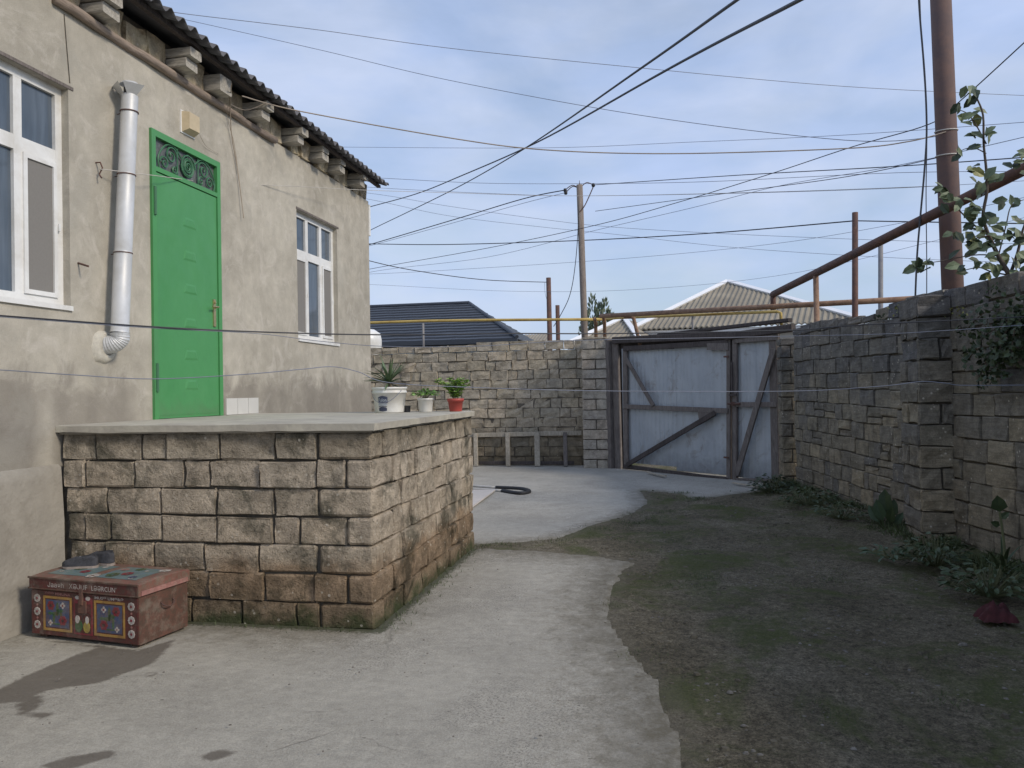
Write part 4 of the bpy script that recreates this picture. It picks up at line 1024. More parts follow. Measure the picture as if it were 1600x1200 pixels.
# lid top paintwork
def lidz(v): t = (0.012-v)/(CD+.024); return CH-.012*((2*t-1)**2)
def lid_patch(mb, u0, u1, v0, v1, off):
    k = 5
    for i in range(k):
        a, b = v0+(v1-v0)*i/k, v0+(v1-v0)*(i+1)/k
        mb.quad(C(u0, a, lidz(a)+off), C(u1, a, lidz(a)+off), C(u1, b, lidz(b)+off), C(u0, b, lidz(b)+off))
g = MB(); lid_patch(g, .07, .40, -.33, -.055, .0015); lid_patch(g, .47, .80, -.33, -.055, .0015); obj('lid_panel', g, M['p_lid'], lid)
def lflower(u, v, r, mat, r2=None):
    g = MB(); n = 6
    for k in range(n):
        a = 2*math.pi*k/n; cu_, cv_ = u+r*.6*math.cos(a), v+(r2 or r)*.6*math.sin(a)
        g.add([C(cu_+r*.42*math.cos(q), cv_+(r2 or r)*.42*math.sin(q), lidz(cv_)+.0035) for q in [2*math.pi*j/8 for j in range(8)]], [tuple(range(8))])
    obj('flower', g, M[mat], lid)
for u, v, r, m_ in ((.13, -.11, .016, 'p_white'), (.435, -.075, .045, 'p_white'), (.30, -.14, .035, 'p_rose'), (.20, -.2, .045, 'p_green'), (.55, -.12, .045, 'p_green'), (.63, -.16, .04, 'p_rose'), (.73, -.10, .03, 'p_blue'), (.74, -.075, .018, 'p_white'), (.70, -.25, .015, 'p_white'), (.80, -.30, .04, 'p_white'), (.52, -.25, .03, 'p_pink'), (.33, -.27, .02, 'p_white'), (.62, -.28, .035, 'p_green')): lflower(u, v, r, m_)
hdl = MB(); hc = C(CW+.004, -CD*.55, .20); hdl.tube(smooth_pts([hc+cn*.05+up3*.02, hc+cn*.045+cu*.02, hc+cu*.025-up3*.015, hc-cn*.045+cu*.02, hc-cn*.05+up3*.02], 4), .004, 6); obj('side_handle', hdl, M['rust'], chest)

# shoes
M['shoe'] = simple('shoe_grey_fabric', (.06, .062, .072), .9, .5, 30, bump=.8, bd=.01); M['shoe_sole'] = simple('shoe_sole', (.30, .25, .22), .8, .2, 20); M['lace'] = simple('shoe_lace', (.17, .17, .18), .9, .2, 20)
def shoe(org, ang, label, sc=1.0, squish=1.0):
    d = Vector((math.cos(ang), math.sin(ang), 0)); s_ = Vector((-d.y, d.x, 0)); t = thing('shoe', org, label, 'shoe')
    o = Vector(org)
    st = [(-.135, .020, .062, .060), (-.11, .034, .085, .045), (-.06, .036, .082, .04), (-.01, .036, .075, .055), (.04, .042, .062, .06), (.09, .044, .048, .05), (.125, .034, .038, .04), (.145, .014, .026, .03)]
    g = MB(); n = 12
    for x, w_, h_, _ in st:
        for k in range(n):
            a = math.pi*k/(n-1); cc, ss = math.cos(a), math.sin(a)
            y = w_*math.copysign(abs(cc)**.75, cc); z = .018+(h_-.0)*abs(ss)**.7
            if x < -.0 and ss > .8: z -= .030*(1 if x > -.12 else .2)     # foot opening dips
            g.v.append(o+(d*x+s_*y)*sc+Vector((0, 0, z*sc*squish+.003*noise.noise(Vector((x*30, y*30, 1))))))
    for i in range(len(st)-1):
        for k in range(n-1): a = i*n+k; g.f.append((a, a+1, a+n+1, a+n))
    g.f += [tuple(range(n))[::-1], tuple(range((len(st)-1)*n, len(st)*n))]
    obj('upper', g, M['shoe'], t, smooth=True)
    g = MB(); ol = [(x, w_+.006) for x, w_, _, _ in st]; pts = [(-.142, 0)]+[(x, w_) for x, w_ in ol]+[(.155, 0)]+[(x, -w_) for x, w_ in ol[::-1]]; m_ = len(pts)
    for z in (.001, .022): g.v += [o+(d*x+s_*y)*sc+Vector((0, 0, (z+(.012 if x > .12 and z < .01 else 0))*sc)) for x, y in pts]
    g.f = [tuple(range(m_))[::-1], tuple(range(m_, 2*m_))]+[(k, (k+1) % m_, (k+1) % m_+m_, k+m_) for k in range(m_)]
    obj('sole', g, M['shoe_sole'], t)
    g = MB()
    for i in range(4):
        x = .0+.02*i; zz_ = .098-.010*i; g.tube(smooth_pts([o+(d*x-s_*.026)*sc+up3*(zz_-.016)*sc, o+d*(x+.004)*sc+up3*(zz_)*sc, o+(d*x+s_*.026)*sc+up3*(zz_-.016)*sc], 3), .0035, 5)
    obj('laces', g, M['lace'], t)
    g = MB(); g.obox(o+(d*.0)*sc+up3*.088*sc, (d*.03+up3*.006)*sc, s_*.022*sc, up3*.004*sc, .002); obj('tongue', g, M['shoe'], t)
    g = MB(); g.tube([o+(d*x+s_*y)*sc+up3*.062*sc for x, y in ((-.10, .0), (-.08, .014), (-.04, .014), (-.02, 0), (-.04, -.014), (-.08, -.014), (-.10, 0))], .006, 5); obj('collar', g, M['shoe'], t)
ang = math.atan2(-.55, -.83)
p = C(.175, -.215, CH-.001); shoe(p+Vector((0, 0, .0)), math.pi+.25, 'worn grey lace-up shoe on the chest lid, the nearer of the pair', .80, 1.25)
p = C(.215, -.335, CH-.003); shoe(p, math.pi-.12, 'worn grey lace-up shoe on the chest lid, the farther of the pair by the blocks', .80, 1.45)

# ================================================================== POTS
def leafblade(mb, base, dirv, L_, w, droop, up=Vector((0, 0, 1)), n=6, fold=.3):
    d = Vector(dirv).normalized(); side = d.cross(up).normalized(); b = len(mb.v); p = Vector(base); el = d.copy()
    for i in range(n+1):
        t = i/n; ww = w*(1-t**1.8)*(.65+.35*min(1, t*4))
        mid = p.copy(); mb.v += [mid+side*ww/2+up*ww*fold, mid, mid-side*ww/2+up*ww*fold]
        el = (el-up*droop/n*(.5+t)).normalized(); p = p+el*L_/n
    for i in range(n):
        for k in range(2): a = b+i*3+k; mb.f.append((a, a+1, a+4, a+3))
def leafq(mb, c, d, nrm, L_, w):
    """small leaf: folded, pointed oval, 6 tris"""
    d = Vector(d).normalized(); nrm = Vector(nrm).normalized(); s_ = d.cross(nrm).normalized(); nn2 = s_.cross(d)
    c = Vector(c); b = len(mb.v)
    mb.v += [c, c+d*L_*.35+s_*w*.5+nn2*w*.12, c+d*L_*.75+s_*w*.36+nn2*w*.06, c+d*L_-nn2*w*.15, c+d*L_*.75-s_*w*.36+nn2*w*.06, c+d*L_*.35-s_*w*.5+nn2*w*.12, c+d*L_*.4]
    mb.f += [(b, b+1, b+6), (b+1, b+2, b+6), (b+2, b+3, b+6), (b+3, b+4, b+6), (b+4, b+5, b+6), (b+5, b, b+6)]
def rv(s_=1): return Vector((random.gauss(0, 1), random.gauss(0, 1), random.gauss(0, 1)))*s_
bp = PY(609, 641, 7.15); bp.z = TZ
bk = thing('bucket_planter', bp, 'white plastic bucket with dark print holding a spiky plant, beside the house corner', 'planter', 'potted plants on the terrace')
g = MB().lathe(bp, [(.001, 0), (.138, 0), (.142, .01), (.160, .185), (.170, .187), (.172, .20), (.166, .202), (.164, .225), (.172, .227), (.174, .245), (.166, .247), (.160, .24), (.150, .21)], 32); obj('bucket', g, M['white'], bk, smooth=True)
obj('soil', MB().lathe(bp, [(.001, .215), (.155, .212)], 20), M['potsoil'], bk)
hdle = MB(); hp = [bp+Vector((.17*math.cos(a), .17*math.sin(a), .215-.12*math.sin(q))) for a, q in ((rad(200+k*11), math.pi*k/12) for k in range(13))]
hdle.tube(hp, .003, 5); obj('bail', hdle, M['wire_grey'], bk)
def bend_at(ang0, z0, r=.1495, out=.002):
    def f(x, y):
        zz_ = z0+y; R = .1415+(.160-.1415)*(zz_-.01)/.175+out; a = ang0+x/R; return bp+Vector((R*math.cos(a), R*math.sin(a), zz_))
    return f
va = math.atan2(-bp.y, -bp.x)
def patch(x0, x1, z0, z1, mat, name, skew=0, out=.0015):
    g = MB(); n = 10; b_ = bend_at(va-.42, 0, out=out)
    for i in range(n+1):
        x = x0+(x1-x0)*i/n; e = .012*math.sin(math.pi*i/n); g.v += [b_(x, z0-e*.5), b_(x, z1+e)]
    for i in range(n): g.f.append((2*i, 2*i+2, 2*i+3, 2*i+1))
    obj(name, g, M[mat], bk)
patch(-.055, .045, .095, .150, 'print', 'print_badge'); patch(-.055, .04, .074, .086, 'print_pale', 'print_stripe'); patch(-.05, .035, .02, .045, 'print', 'print_band')
text('lettering', 'Fulon', None, None, None, .046, .085, M['print_pale'], bk, bend=(lambda x, y: bend_at(va-.42, .108, out=.004)(x-.048, y)))
text('lettering', 'baUniver', None, None, None, .022, .085, M['print'], bk, bend=(lambda x, y: bend_at(va-.42, .055, out=.003)(x-.048, y)))
g = MB().tube([bp+Vector((0, 0, .2)), bp+Vector((.005, 0, .25)), bp+Vector((0, 0, .30))], [.022, .018, .022], 8); obj('stem', g, M['agave_dry'], bk)
for k in range(34):
    a = k*2.399; el = random.uniform(-.05, 1.25); d = Vector((math.cos(a)*math.cos(el), math.sin(a)*math.cos(el), math.sin(el)))
    g = MB(); leafblade(g, bp+Vector((0, 0, .27+.03*el)), d, random.uniform(.22, .32), .034, .5 if el < .8 else .2); obj('leaf', g, M['agave' if el > .15 or k % 3 else 'agave_dry'], bk, smooth=True)
wp = PY(665, 640, 7.20); wp.z = TZ
pw = thing('small_pot', wp, 'small white pot with a low leafy plant, middle of the three terrace planters', 'planter', 'potted plants on the terrace')
obj('pot', MB().lathe(wp, [(.001, 0), (.062, 0), (.064, .004), (.073, .115), (.079, .117), (.080, .132), (.074, .133), (.068, .12)], 24), M['white'], pw, smooth=True); obj('soil', MB().lathe(wp, [(.001, .118), (.07, .117)], 16), M['potsoil'], pw)
g = MB(); gs = MB()
for k in range(120):
    a = random.uniform(0, 6.28); r_ = random.uniform(0, .13); c = wp+Vector((r_*math.cos(a), r_*math.sin(a), .15+.06*random.random()*(1-r_*4)+.02*random.random())); leafq(g, c, Vector((math.cos(a), math.sin(a), random.uniform(-.4, .5))), (random.gauss(0, .5), random.gauss(0, .5), 1), .036, .026)
    if k % 5 == 0: gs.tube([wp+Vector((0, 0, .11)), (wp+Vector((0, 0, .15))).lerp(c, .5), c], .0018, 4)
obj('foliage', g, M['midleaf'], pw); obj('stems', gs, M['stem'], pw)
rp = PY(712, 639, 7.22); rp.z = TZ
pr_ = thing('red_planter', rp, 'red plastic pot with a feathery lime green plant at the terrace end', 'planter', 'potted plants on the terrace')
obj('pot', MB().lathe(rp, [(.001, 0), (.058, 0), (.060, .004), (.072, .095), (.080, .096), (.082, .125), (.076, .126), (.070, .115)], 24), M['redpot'], pr_, smooth=True); obj('soil', MB().lathe(rp, [(.001, .112), (.072, .111)], 16), M['potsoil'], pr_)
g = MB(); gs = MB(); g2 = MB()
for k in range(15):
    a = k*2.4; sp_ = random.uniform(.03, .14); hh = random.uniform(.16, .33); tip = rp+Vector((sp_*math.cos(a), sp_*math.sin(a), hh)); 
    if k in (2, 7): tip = rp+Vector((-.17, -.03, .31-.03*(k == 7)))
    pts = smooth_pts([rp+Vector((.02*math.cos(a), .02*math.sin(a), .11)), (rp+Vector((0, 0, .12))).lerp(tip, .5)+Vector((0, 0, .03)), tip], 5); gs.tube(pts, .0022, 4)
    for q in pts[2:]:
        for _ in range(5): dd = rv().normalized(); dd.z = abs(dd.z)*.4; leafq(g if random.random() < .7 else g2, q, dd, (random.gauss(0, .4), random.gauss(0, .4), 1), random.uniform(.03, .055), .018)
obj('foliage', g, M['lime'], pr_); obj('foliage', g2, M['midleaf'], pr_); obj('stems', gs, M['stem'], pr_)
tp = PY(636, 641, 7.2); tp.z = TZ
t = thing('jar', tp, 'small dark pot tucked behind the white bucket on the terrace', 'pot'); obj('body', MB().lathe(tp, [(.001, 0), (.030, 0), (.034, .05), (.036, .06), (.03, .062), (.001, .05)], 16), M['black'], t)

# ================================================================== YARD THINGS
ho = MB(); ha = G(733, 759, .03); hb = G(775, 762, .03); hc = G(815, 764, .03); hd_ = G(827, 768, .03); he = G(812, 771, .03); hf = G(785, 767, .03)
M['pale_hose'] = simple('pale_hose', (.55, .53, .49), .6, .1, 10)
hs = thing('hose_loop', (ha+hd_)/2, 'bent black and pale hose loop lying past the far end of the terrace', 'hose')
for o_ in (0,):
    obj('black_hose', MB().tube(smooth_pts([hb, hc, hd_, he, hf], 6), .032, 8), M['black'], hs, smooth=True)
    obj('pale_hose', MB().tube(smooth_pts([G(700, 758, .03), ha, hb], 4), .022, 8), M['pale_hose'], hs, smooth=True)
    obj('pale_hose', MB().tube(smooth_pts([G(700, 764, .03), G(740, 764, .03), hf], 4), .022, 8), M['pale_hose'], hs, smooth=True)
a, b, c, d = G(715, 796, .03), G(733, 797, .03), G(774, 767, .03), G(715, 767, .03)
obj_ = MB(); obj_.add([a, b, c, d, *[q+up3*.02 for q in (a, b, c, d)]], [(0, 1, 2, 3), (7, 6, 5, 4), (0, 4, 5, 1), (1, 5, 6, 2), (2, 6, 7, 3), (3, 7, 4, 0)])
M['board'] = simple('pale_board', (.56, .52, .48), .8, .08, 5)
tag(obj('board', obj_, M['board']), 'pale board lying flat by the far end of the terrace', 'board')
rg = MB(); rc = G(1556, 960, .08); nn_ = 14
M['rag'] = simple('dark_red_rag', (.06, .012, .014), .9, .5, 20, bump=.6)
for i in range(nn_):
    for j in range(nn_):
        u, v = i/(nn_-1)*2-1, j/(nn_-1)*2-1; r_ = max(abs(u), abs(v)); h = .07*(1-r_**2)*(1+.8*noise.noise(Vector((u*3, v*3, 2))))
        rg.v.append(rc+Vector((u*.10+.015*math.sin(v*7), v*.08, h-.03*r_+.015*noise.noise(Vector((u*7, v*7, 1))))))
for i in range(nn_-1):
    for j in range(nn_-1): a = i*nn_+j; rg.f.append((a, a+nn_, a+nn_+1, a+1))
tag(obj('rag', rg, M['rag'], smooth=True), 'dark red crumpled rag under the tall stalk at the right wall', 'rag')

# weeds, grass, pebbles
def wallX(Y): return A0.x+ud.x*((A0.y-Y)/(-ud.y))
gr_ = MB()
for k in range(11000):
    Y_ = random.uniform(3.0, 12.6); q = random.random()
    dx = abs(random.gauss(0, .28)) if q < .85 else random.uniform(0, 2.2)
    cl_ = noise.noise(Vector((Y_*1.7, dx*2.5, 0)))
    if cl_ < -.05+dx*.35: continue
    x = wallX(Y_)-.03-dx; z = .015+.10*max(0, min(1, (x-(wallX(Y_)-.75))/.75)) if dx < .75 else .01
    h = random.uniform(.02, .07)*(1.6 if dx < .3 else .6); a = random.uniform(0, 6.28); w_ = random.uniform(.003, .007); lx, ly = random.gauss(0, h*.5), random.gauss(0, h*.5)
    b = len(gr_.v); gr_.v += [Vector((x-w_*math.cos(a), Y_-w_*math.sin(a), z)), Vector((x+w_*math.cos(a), Y_+w_*math.sin(a), z)), Vector((x+lx, Y_+ly, z+h))]; gr_.f.append((b, b+1, b+2))
for k in range(150):
    Y_ = random.uniform(2.2, 11.5); cx_ = random.uniform(-.6, wallX(Y_)-.3)
    if noise.noise(Vector((cx_*1.1, Y_*1.1, 21))) < -.05 or max(poly_sd(near_poly, np.array([cx_]), np.array([Y_]))[0], poly_sd(far_poly, np.array([cx_]), np.array([Y_]))[0]) > .04: continue
    for j in range(60):
        x, y = cx_+random.gauss(0, .07), Y_+random.gauss(0, .07); h = random.uniform(.008, .028); a = random.uniform(0, 6.28); b = len(gr_.v)
        gr_.v += [Vector((x-.0025*math.cos(a), y-.0025*math.sin(a), .008)), Vector((x+.0025*math.cos(a), y+.0025*math.sin(a), .008)), Vector((x+random.gauss(0, .012), y+random.gauss(0, .012), .012+h))]; gr_.f.append((b, b+1, b+2))
# a few tufts at the slab edge and the terrace foot
for (cx_, cy_, n_, s_) in [(*G(1065, 772)[:2], 120, .10), (*G(1090, 780)[:2], 140, .10), (*G(790, 854)[:2], 90, .12), (*G(760, 856)[:2], 60, .08), (*G(870, 848)[:2], 80, .2), (*G(940, 828)[:2], 80, .2)]+[(TX+.03, TF+.1+.27*i, 45, .10) for i in range(10)]+[(WX+1.2+.14*i, TF-.03, 14, .07) for i in range(8)]:
    for k in range(n_):
        x, y = cx_+random.gauss(0, s_*.7), cy_+random.gauss(0, s_*.5); h = random.uniform(.012, .045); a = random.uniform(0, 6.28); b = len(gr_.v)
        if x < TX and y > TF-.01 and y < TE: continue
        gr_.v += [Vector((x-.003*math.cos(a), y-.003*math.sin(a), .01)), Vector((x+.003*math.cos(a), y+.003*math.sin(a), .01)), Vector((x+random.gauss(0, .015), y+random.gauss(0, .015), .01+h))]; gr_.f.append((b, b+1, b+2))
tag(obj('grass', gr_, M['grass'], kind='stuff'), 'sparse grass and low weeds along the foot of the right wall', 'grass')
def weed(px_, py_, kind, label, n=40, R=.22, Hh=.22, L_=.10, w=.06, mat='weed', z=.08):
    c = G(px_, py_, z); t = thing('weed', c, label, 'plant', 'weeds at the foot of the right wall'); g = MB(); s_ = MB()
    for k in range(n):
        a = random.uniform(0, 6.28); r_ = R*math.sqrt(random.random()); h = Hh*random.uniform(.15, 1)*(1-.5*r_/R); p = c+Vector((r_*math.cos(a), r_*math.sin(a), h))
        if p.x > wallX(p.y)-.04: p.x = wallX(p.y)-.04-random.random()*.06
        leafq(g, p, Vector((math.cos(a), math.sin(a), random.uniform(-.5, .4))), (random.gauss(0, .5), random.gauss(0, .5), 1), L_*random.uniform(.6, 1.2), w*random.uniform(.7, 1.2))
        if k % 2 == 0: s_.tube([c+Vector((r_*.2*math.cos(a), r_*.2*math.sin(a), -.02)), p], .003, 4, cap=False)
    obj('foliage', g, M[mat], t); obj('stems', s_, M['stem'], t)
weed(1207, 772, 0, 'dark bushy weed at the foot of the right gate pillar', 260, .30, .34, .07, .035, 'leafC', .02)
weed(1262, 786, 0, 'low dense weed in the corner just right of the gate pillar', 220, .34, .26, .065, .03, 'weed')
weed(1315, 808, 0, 'spreading weed by the wall between the gate and the big leaves', 170, .32, .20, .06, .028, 'weed')
weed(1462, 880, 0, 'leafy weed at the foot of the stone buttress', 220, .26, .28, .065, .03, 'weed')
weed(1545, 925, 0, 'tangled weed around the base of the tall stalk', 260, .30, .24, .06, .03, 'weed')
weed(1395, 870, 0, 'short pale green weed on the soil before the buttress', 70, .22, .10, .07, .035, 'weed_pale')
c = G(1388, 828, .06); t = thing('broadleaf_plant', c, 'dock plant with large upright leaves against the wall left of the buttress', 'plant')
for k, (dx, dy, hz, L_, w) in enumerate([(-.02, .0, .16, .26, .15), (-.10, -.05, .1, .24, .12), (.05, .02, .12, .2, .12), (-.14, .05, .08, .2, .10), (.0, -.1, .08, .2, .1), (.1, -.05, .06, .16, .08)]):
    g = MB(); base = c+Vector((dx*.3, dy*.3, 0)); tipd = Vector((dx*2.5, dy*2.5, .9-.08*k)).normalized(); nr = Vector((-.5+dx, -1, .4)); kk = base+tipd*hz
    leafq(g, kk, tipd, nr, L_, w); g.tube([base, kk+tipd*.03], .005, 5); obj('leaf', g, M['weed_pale' if k % 2 else 'weed'], t)
sb_ = G(1570, 915, .05); st_ = PY(1562, 800, sb_.y)
t = thing('tall_stalk', sb_, 'tall single stalk with a green leaf at its top at the right wall', 'plant')
obj('stalk', MB().tube(smooth_pts([sb_, sb_.lerp(st_, .5)+Vector((.015, 0, 0)), st_], 5), [.014]*5+[.009]*6, 7), M['stem'], t)
for k, (d, L_, w) in enumerate([((-.2, -.3, .9), .13, .11), ((.4, -.2, .4), .08, .05), ((-.5, -.2, .2), .08, .05)]):
    g = MB(); leafq(g, st_-Vector((0, 0, .05*k)), d, (-.3, -1, .2), L_, w); obj('leaf', g, M['weed'], t)
for k in range(9):
    g = MB(); p = sb_+Vector((random.gauss(0, .02), random.gauss(0, .02), .02+k*.02)); a = random.uniform(0, 6.28); leafblade(g, p, (math.cos(a)*.5, math.sin(a)*.5, .8), .25, .03, .9); obj('leaf', g, M['weed'], t)
pbm = MB()
ico = [(0, 0, 1), (.9, 0, .1), (0, .9, .1), (-.9, 0, .1), (0, -.9, .1), (.5, .5, -.5), (-.5, -.5, -.5)]
def pebble(mb, x, y, z, r):
    b = len(mb.v); a = random.uniform(0, 6.28); sx, sy, sz = random.uniform(.7, 1.4), random.uniform(.6, 1.1), random.uniform(.4, .7)
    n = 6
    for k in range(n):
        q = a+2*math.pi*k/n; rr_ = r*random.uniform(.8, 1.15); mb.v.append(Vector((x+rr_*sx*math.cos(q), y+rr_*sy*math.sin(q), z)))
    for k in range(n):
        q = a+2*math.pi*k/n; rr_ = r*random.uniform(.5, .75); mb.v.append(Vector((x+rr_*sx*math.cos(q), y+rr_*sy*math.sin(q), z+r*sz)))
    mb.f += [(b+k, b+(k+1) % n, b+n+(k+1) % n, b+n+k) for k in range(n)]+[tuple(b+n+k for k in range(n))]
for k in range(4500):
    Y_ = 1.8+(random.random()**1.6)*11; x = random.uniform(-.6, wallX(Y_)-.1)
    if poly_sd(near_poly, np.array([x]), np.array([Y_]))[0] > -.02 or poly_sd(far_poly, np.array([x]), np.array([Y_]))[0] > .0: continue
    if noise.noise(Vector((x*1.3, Y_*1.3, 4))) < .0: continue
    r_ = random.choice((.004, .005, .006, .008, .012)) if random.random() < .985 else random.uniform(.015, .026)
    pebble(pbm, x, Y_, .010+.012*noise.noise(Vector((x*1.2, Y_*1.2, 3.7))), r_)
for k in range(240):
    Y_ = random.uniform(2, 6.5); x = random.uniform(-3.8, .6)
    if poly_sd(near_poly, np.array([x]), np.array([Y_]))[0] < .05 or (x < TX+.1 and Y_ > TF-.1): continue
    pebble(pbm, x, Y_, .030, random.choice((.003, .004, .005, .007)))
tag(obj('gravel', pbm, M['pebble'], kind='stuff'), 'loose pale gravel scattered over the dark soil', 'gravel')
pbm = MB()
for k in range(9000):
    Y_ = 1.8+(random.random()**1.5)*11; x = random.uniform(-.6, wallX(Y_)-.1)
    d_ = max(poly_sd(near_poly, np.array([x]), np.array([Y_]))[0], poly_sd(far_poly, np.array([x]), np.array([Y_]))[0])
    if d_ > .12 or (d_ > 0 and random.random() < d_*9) or noise.noise(Vector((x*2.1, Y_*2.1, 9))) < -.15: continue
    pebble(pbm, x, Y_, .008+.012*noise.noise(Vector((x*1.2, Y_*1.2, 3.7))), random.choice((.005, .006, .008, .010, .014)) if random.random() < .97 else random.uniform(.016, .03))
M['clod'] = simple('soil_clod', (.11, .095, .065), .95, .5, 4)
tag(obj('clods', pbm, M['clod'], kind='stuff'), 'small brown clods of earth strewn over the yard soil', 'soil clods')

# ================================================================== PIPES AND POLES
def pipe_thing(name, label, cat, parts, group=None, loc=None):
    l0 = parts[0][1][0]; t = thing(name, loc or (l0[0], l0[1], 0), label, cat, group)
    for (pn_, pts, r_, mat) in parts: obj(pn_, MB().tube(pts, r_, 10), M[mat], t, smooth=True)
    return t
yb = 15.85
ya_, yb_ = PY(560, 506, yb), PY(945, 499, yb)
gp_ = [(-9, yb, ya_.z), (yb_.x, yb, yb_.z)]
e1 = PW(965, 497, g0, g1, -.25); e2 = PW(1214, 487, g0, g1, -.25); e3 = PW(1220, 489, g0, g1, -.25); e4 = PW(1221, 508, g0, g1, -.25)
parts = [('pipe', smooth_pts([Vector((-9, yb, ya_.z)), Vector((-5, yb, ya_.z+.01)), yb_], 3), .030, 'gas_yellow'), ('pipe', [yb_, e1, e2, e3, e4], .024, 'gas_yellow')]
for px_ in (661,): q = PY(px_, 505, yb); parts.append(('support', [(q.x, yb, 2.3), (q.x, yb, q.z)], .026, 'grey_iron'))
q = PW(1082, 492, g0, g1, -.25); parts.append(('support', [(q.x, q.y, 2.3), q], .02, 'grey_iron'))
pipe_thing('gas_pipe', 'thin yellow gas pipe running above the back wall and the gate', 'pipe', parts)
b0 = PY(938, 494, 15.0); b1 = PY(1460, 465, 11.9)
parts = [('pipe', [b0, b1], .045, 'rust_pale')]
for px_, yt, yb2 in ((929, 498, 530), (943, 496, 530)):
    q = PY(px_, yt, 15.0); parts.append(('support', [(q.x, q.y+.25, 2.58), (q.x, q.y+.25, q.z-.06), q], .035, 'rust_pale'))
q = PY(990, 497, 14.7); parts.append(('support', [PY(976, 494, 14.8), PY(990, 497, 14.7), (q.x+.12, q.y, 2.35)], .035, 'rust_pale'))
pipe_thing('steel_pipe', 'rusty brown pipe crossing level above the gate', 'pipe', parts)
d0 = PY(1208, 460, 13.2); d1 = PY(1605, 262, 7.4); d1 = d0+(d1-d0)*1.25
q = PY(1208, 484, 13.2); r1 = PY(1296, 412, 11.6); 
t_ = (r1.y-d0.y)/(d1.y-d0.y); r1 = d0+(d1-d0)*t_
pipe_thing('sloping_pipe', 'thick dark rusty pipe climbing to the upper right above the wall', 'pipe', [('pipe', [d0, d1], .055, 'rust'), ('drop', [d0, q], .045, 'rust'), ('support', [(r1.x, r1.y, 0), r1], .04, 'rust_pale')])
def post(px_, ytop, ybot, Y_, r_, mat, label, name='post', cat='post', lean=0, extra=None):
    tp_ = PY(px_, ytop, Y_); bt_ = PY(px_+lean, ybot, Y_); d = (tp_-bt_)/(tp_.z-bt_.z); b = bt_-d*bt_.z
    t = thing(name, (b.x, b.y, 0), label, cat); obj('shaft', MB().tube([b, tp_], [r_*1.1, r_], 12), M[mat], t, smooth=True)
    if extra: extra(t, tp_)
    return tp_
def insul(t, tp_):
    g = MB(); g.tube([tp_+Vector((0, 0, -.02)), tp_+Vector((0, 0, .10))], [.012, .004], 5); obj('spike', g, M['rust'], t)
    for (px_, py_) in ((883, 297), (884, 301), (927, 289)):
        c_ = PY(px_, py_, 16.6); g = MB(); g.lathe(c_-Vector((0, 0, .04)), [(.001, 0), (.03, .0), (.04, .03), (.03, .07), (.001, .08)], 10); obj('insulator', g, M['black'], t)
        g = MB(); g.tube(smooth_pts([tp_+Vector((0, 0, -.08)), (tp_+c_)/2+Vector((0, 0, .05)), c_], 4), .010, 5); obj('bracket', g, M['rust'], t)
    g = MB(); g.tube(smooth_pts([tp_+Vector((0, -.07, -.6)), tp_+Vector((.12, -.05, -.45)), PY(927, 292, 16.6)], 5), .012, 5); obj('bracket', g, M['rust'], t)
midtop = post(905.5, 289, 520, 16.6, .068, 'pole_wood', 'slim grey wooden cable pole rising behind the left gate pillar', 'cable_pole', 'pole', 8, insul)
post(857, 434, 530, 27, .085, 'rust', 'rusty iron post with a cable, second of the two thin posts beyond the back wall', 'iron_post', 'post', 2)
post(871, 477, 530, 31, .085, 'rust', 'shorter dark post right beside the rusty one beyond the back wall', 'iron_post', 'post', 1)
post(1336, 332, 500, 12.3, .042, 'rust', 'thin dark rusty post standing beyond the right wall where the sloping pipe passes', 'iron_post', 'post', 0)
post(1376, 380, 490, 14.5, .040, 'grey_iron', 'short grey metal post right of the thin rusty post beyond the wall', 'metal_post', 'post', 0)
def big(t, tp_): pass
pb_ = PY(1489, 462, 9.15); ptp = PY(1470, 0, 9.15); dd_ = (ptp-pb_)/(ptp.z-pb_.z); ptop = pb_+dd_*(7.4-pb_.z); pbase = pb_-dd_*pb_.z
bpole = thing('rusty_pole', (pbase.x, pbase.y, 0), 'thick rusty steel pole towering behind the right wall', 'pole')
obj('shaft', MB().tube([pbase, ptop], [.112, .102], 24), M['rust_pole'], bpole, smooth=True)
for zz_ in ((1470+9, 205), (1484, 243)):
    c_ = PY(zz_[0], zz_[1], 9.15); tt = (c_.z-pbase.z)/(ptop.z-pbase.z); c_ = pbase.lerp(ptop, tt); g = MB()
    g.tube([c_+Vector((.112*math.cos(a), .112*math.sin(a), .012*math.sin(a))) for a in [2*math.pi*k/20 for k in range(21)]], .007, 5, cap=False); obj('wire_band', g, M['wire_white'], bpole)

# ================================================================== CABLES
wires = []
def wire(label, pts, r_, mat='wire', name='cable', k=8):
    p = smooth_pts([q if isinstance(q, Vector) else PY(*q) for q in pts], k)
    r_ = r_*(.62 if mat == 'wire_grey' and r_ > .0065 else .85)
    tag(obj(name, MB().tube(p, r_, 5, cap=False), M[mat]), label, 'cable', 'overhead cables'); 
wire('uppermost thin cable crossing the whole sky from the roof', [(240, 12, 13), (285, 21, 13.5), (500, 47, 15), (700, 75, 16.5), (1000, 106, 18), (1320, 135, 20), (1640, 151, 22)], .011, 'wire_grey')
wire('second cable from the top, falling from the roof to the right pole', [(260, 25, 13), (300, 33, 13), (500, 78, 12.5), (700, 125, 12), (1000, 180, 11), (1320, 219, 10), (1476, 212, 9.3)], .0075, 'wire_grey')
wire('pale twisted cable sagging from a roof joist to the rusty pole', [PX(378, 150, -3.95), (470, 174, 7.7), (700, 215, 8.3), (850, 234, 8.6), (1050, 240, 8.9), (1320, 232, 9.0), (1420, 221, 9.0), (1478, 206, 9.05)], .008, 'wire_tan')
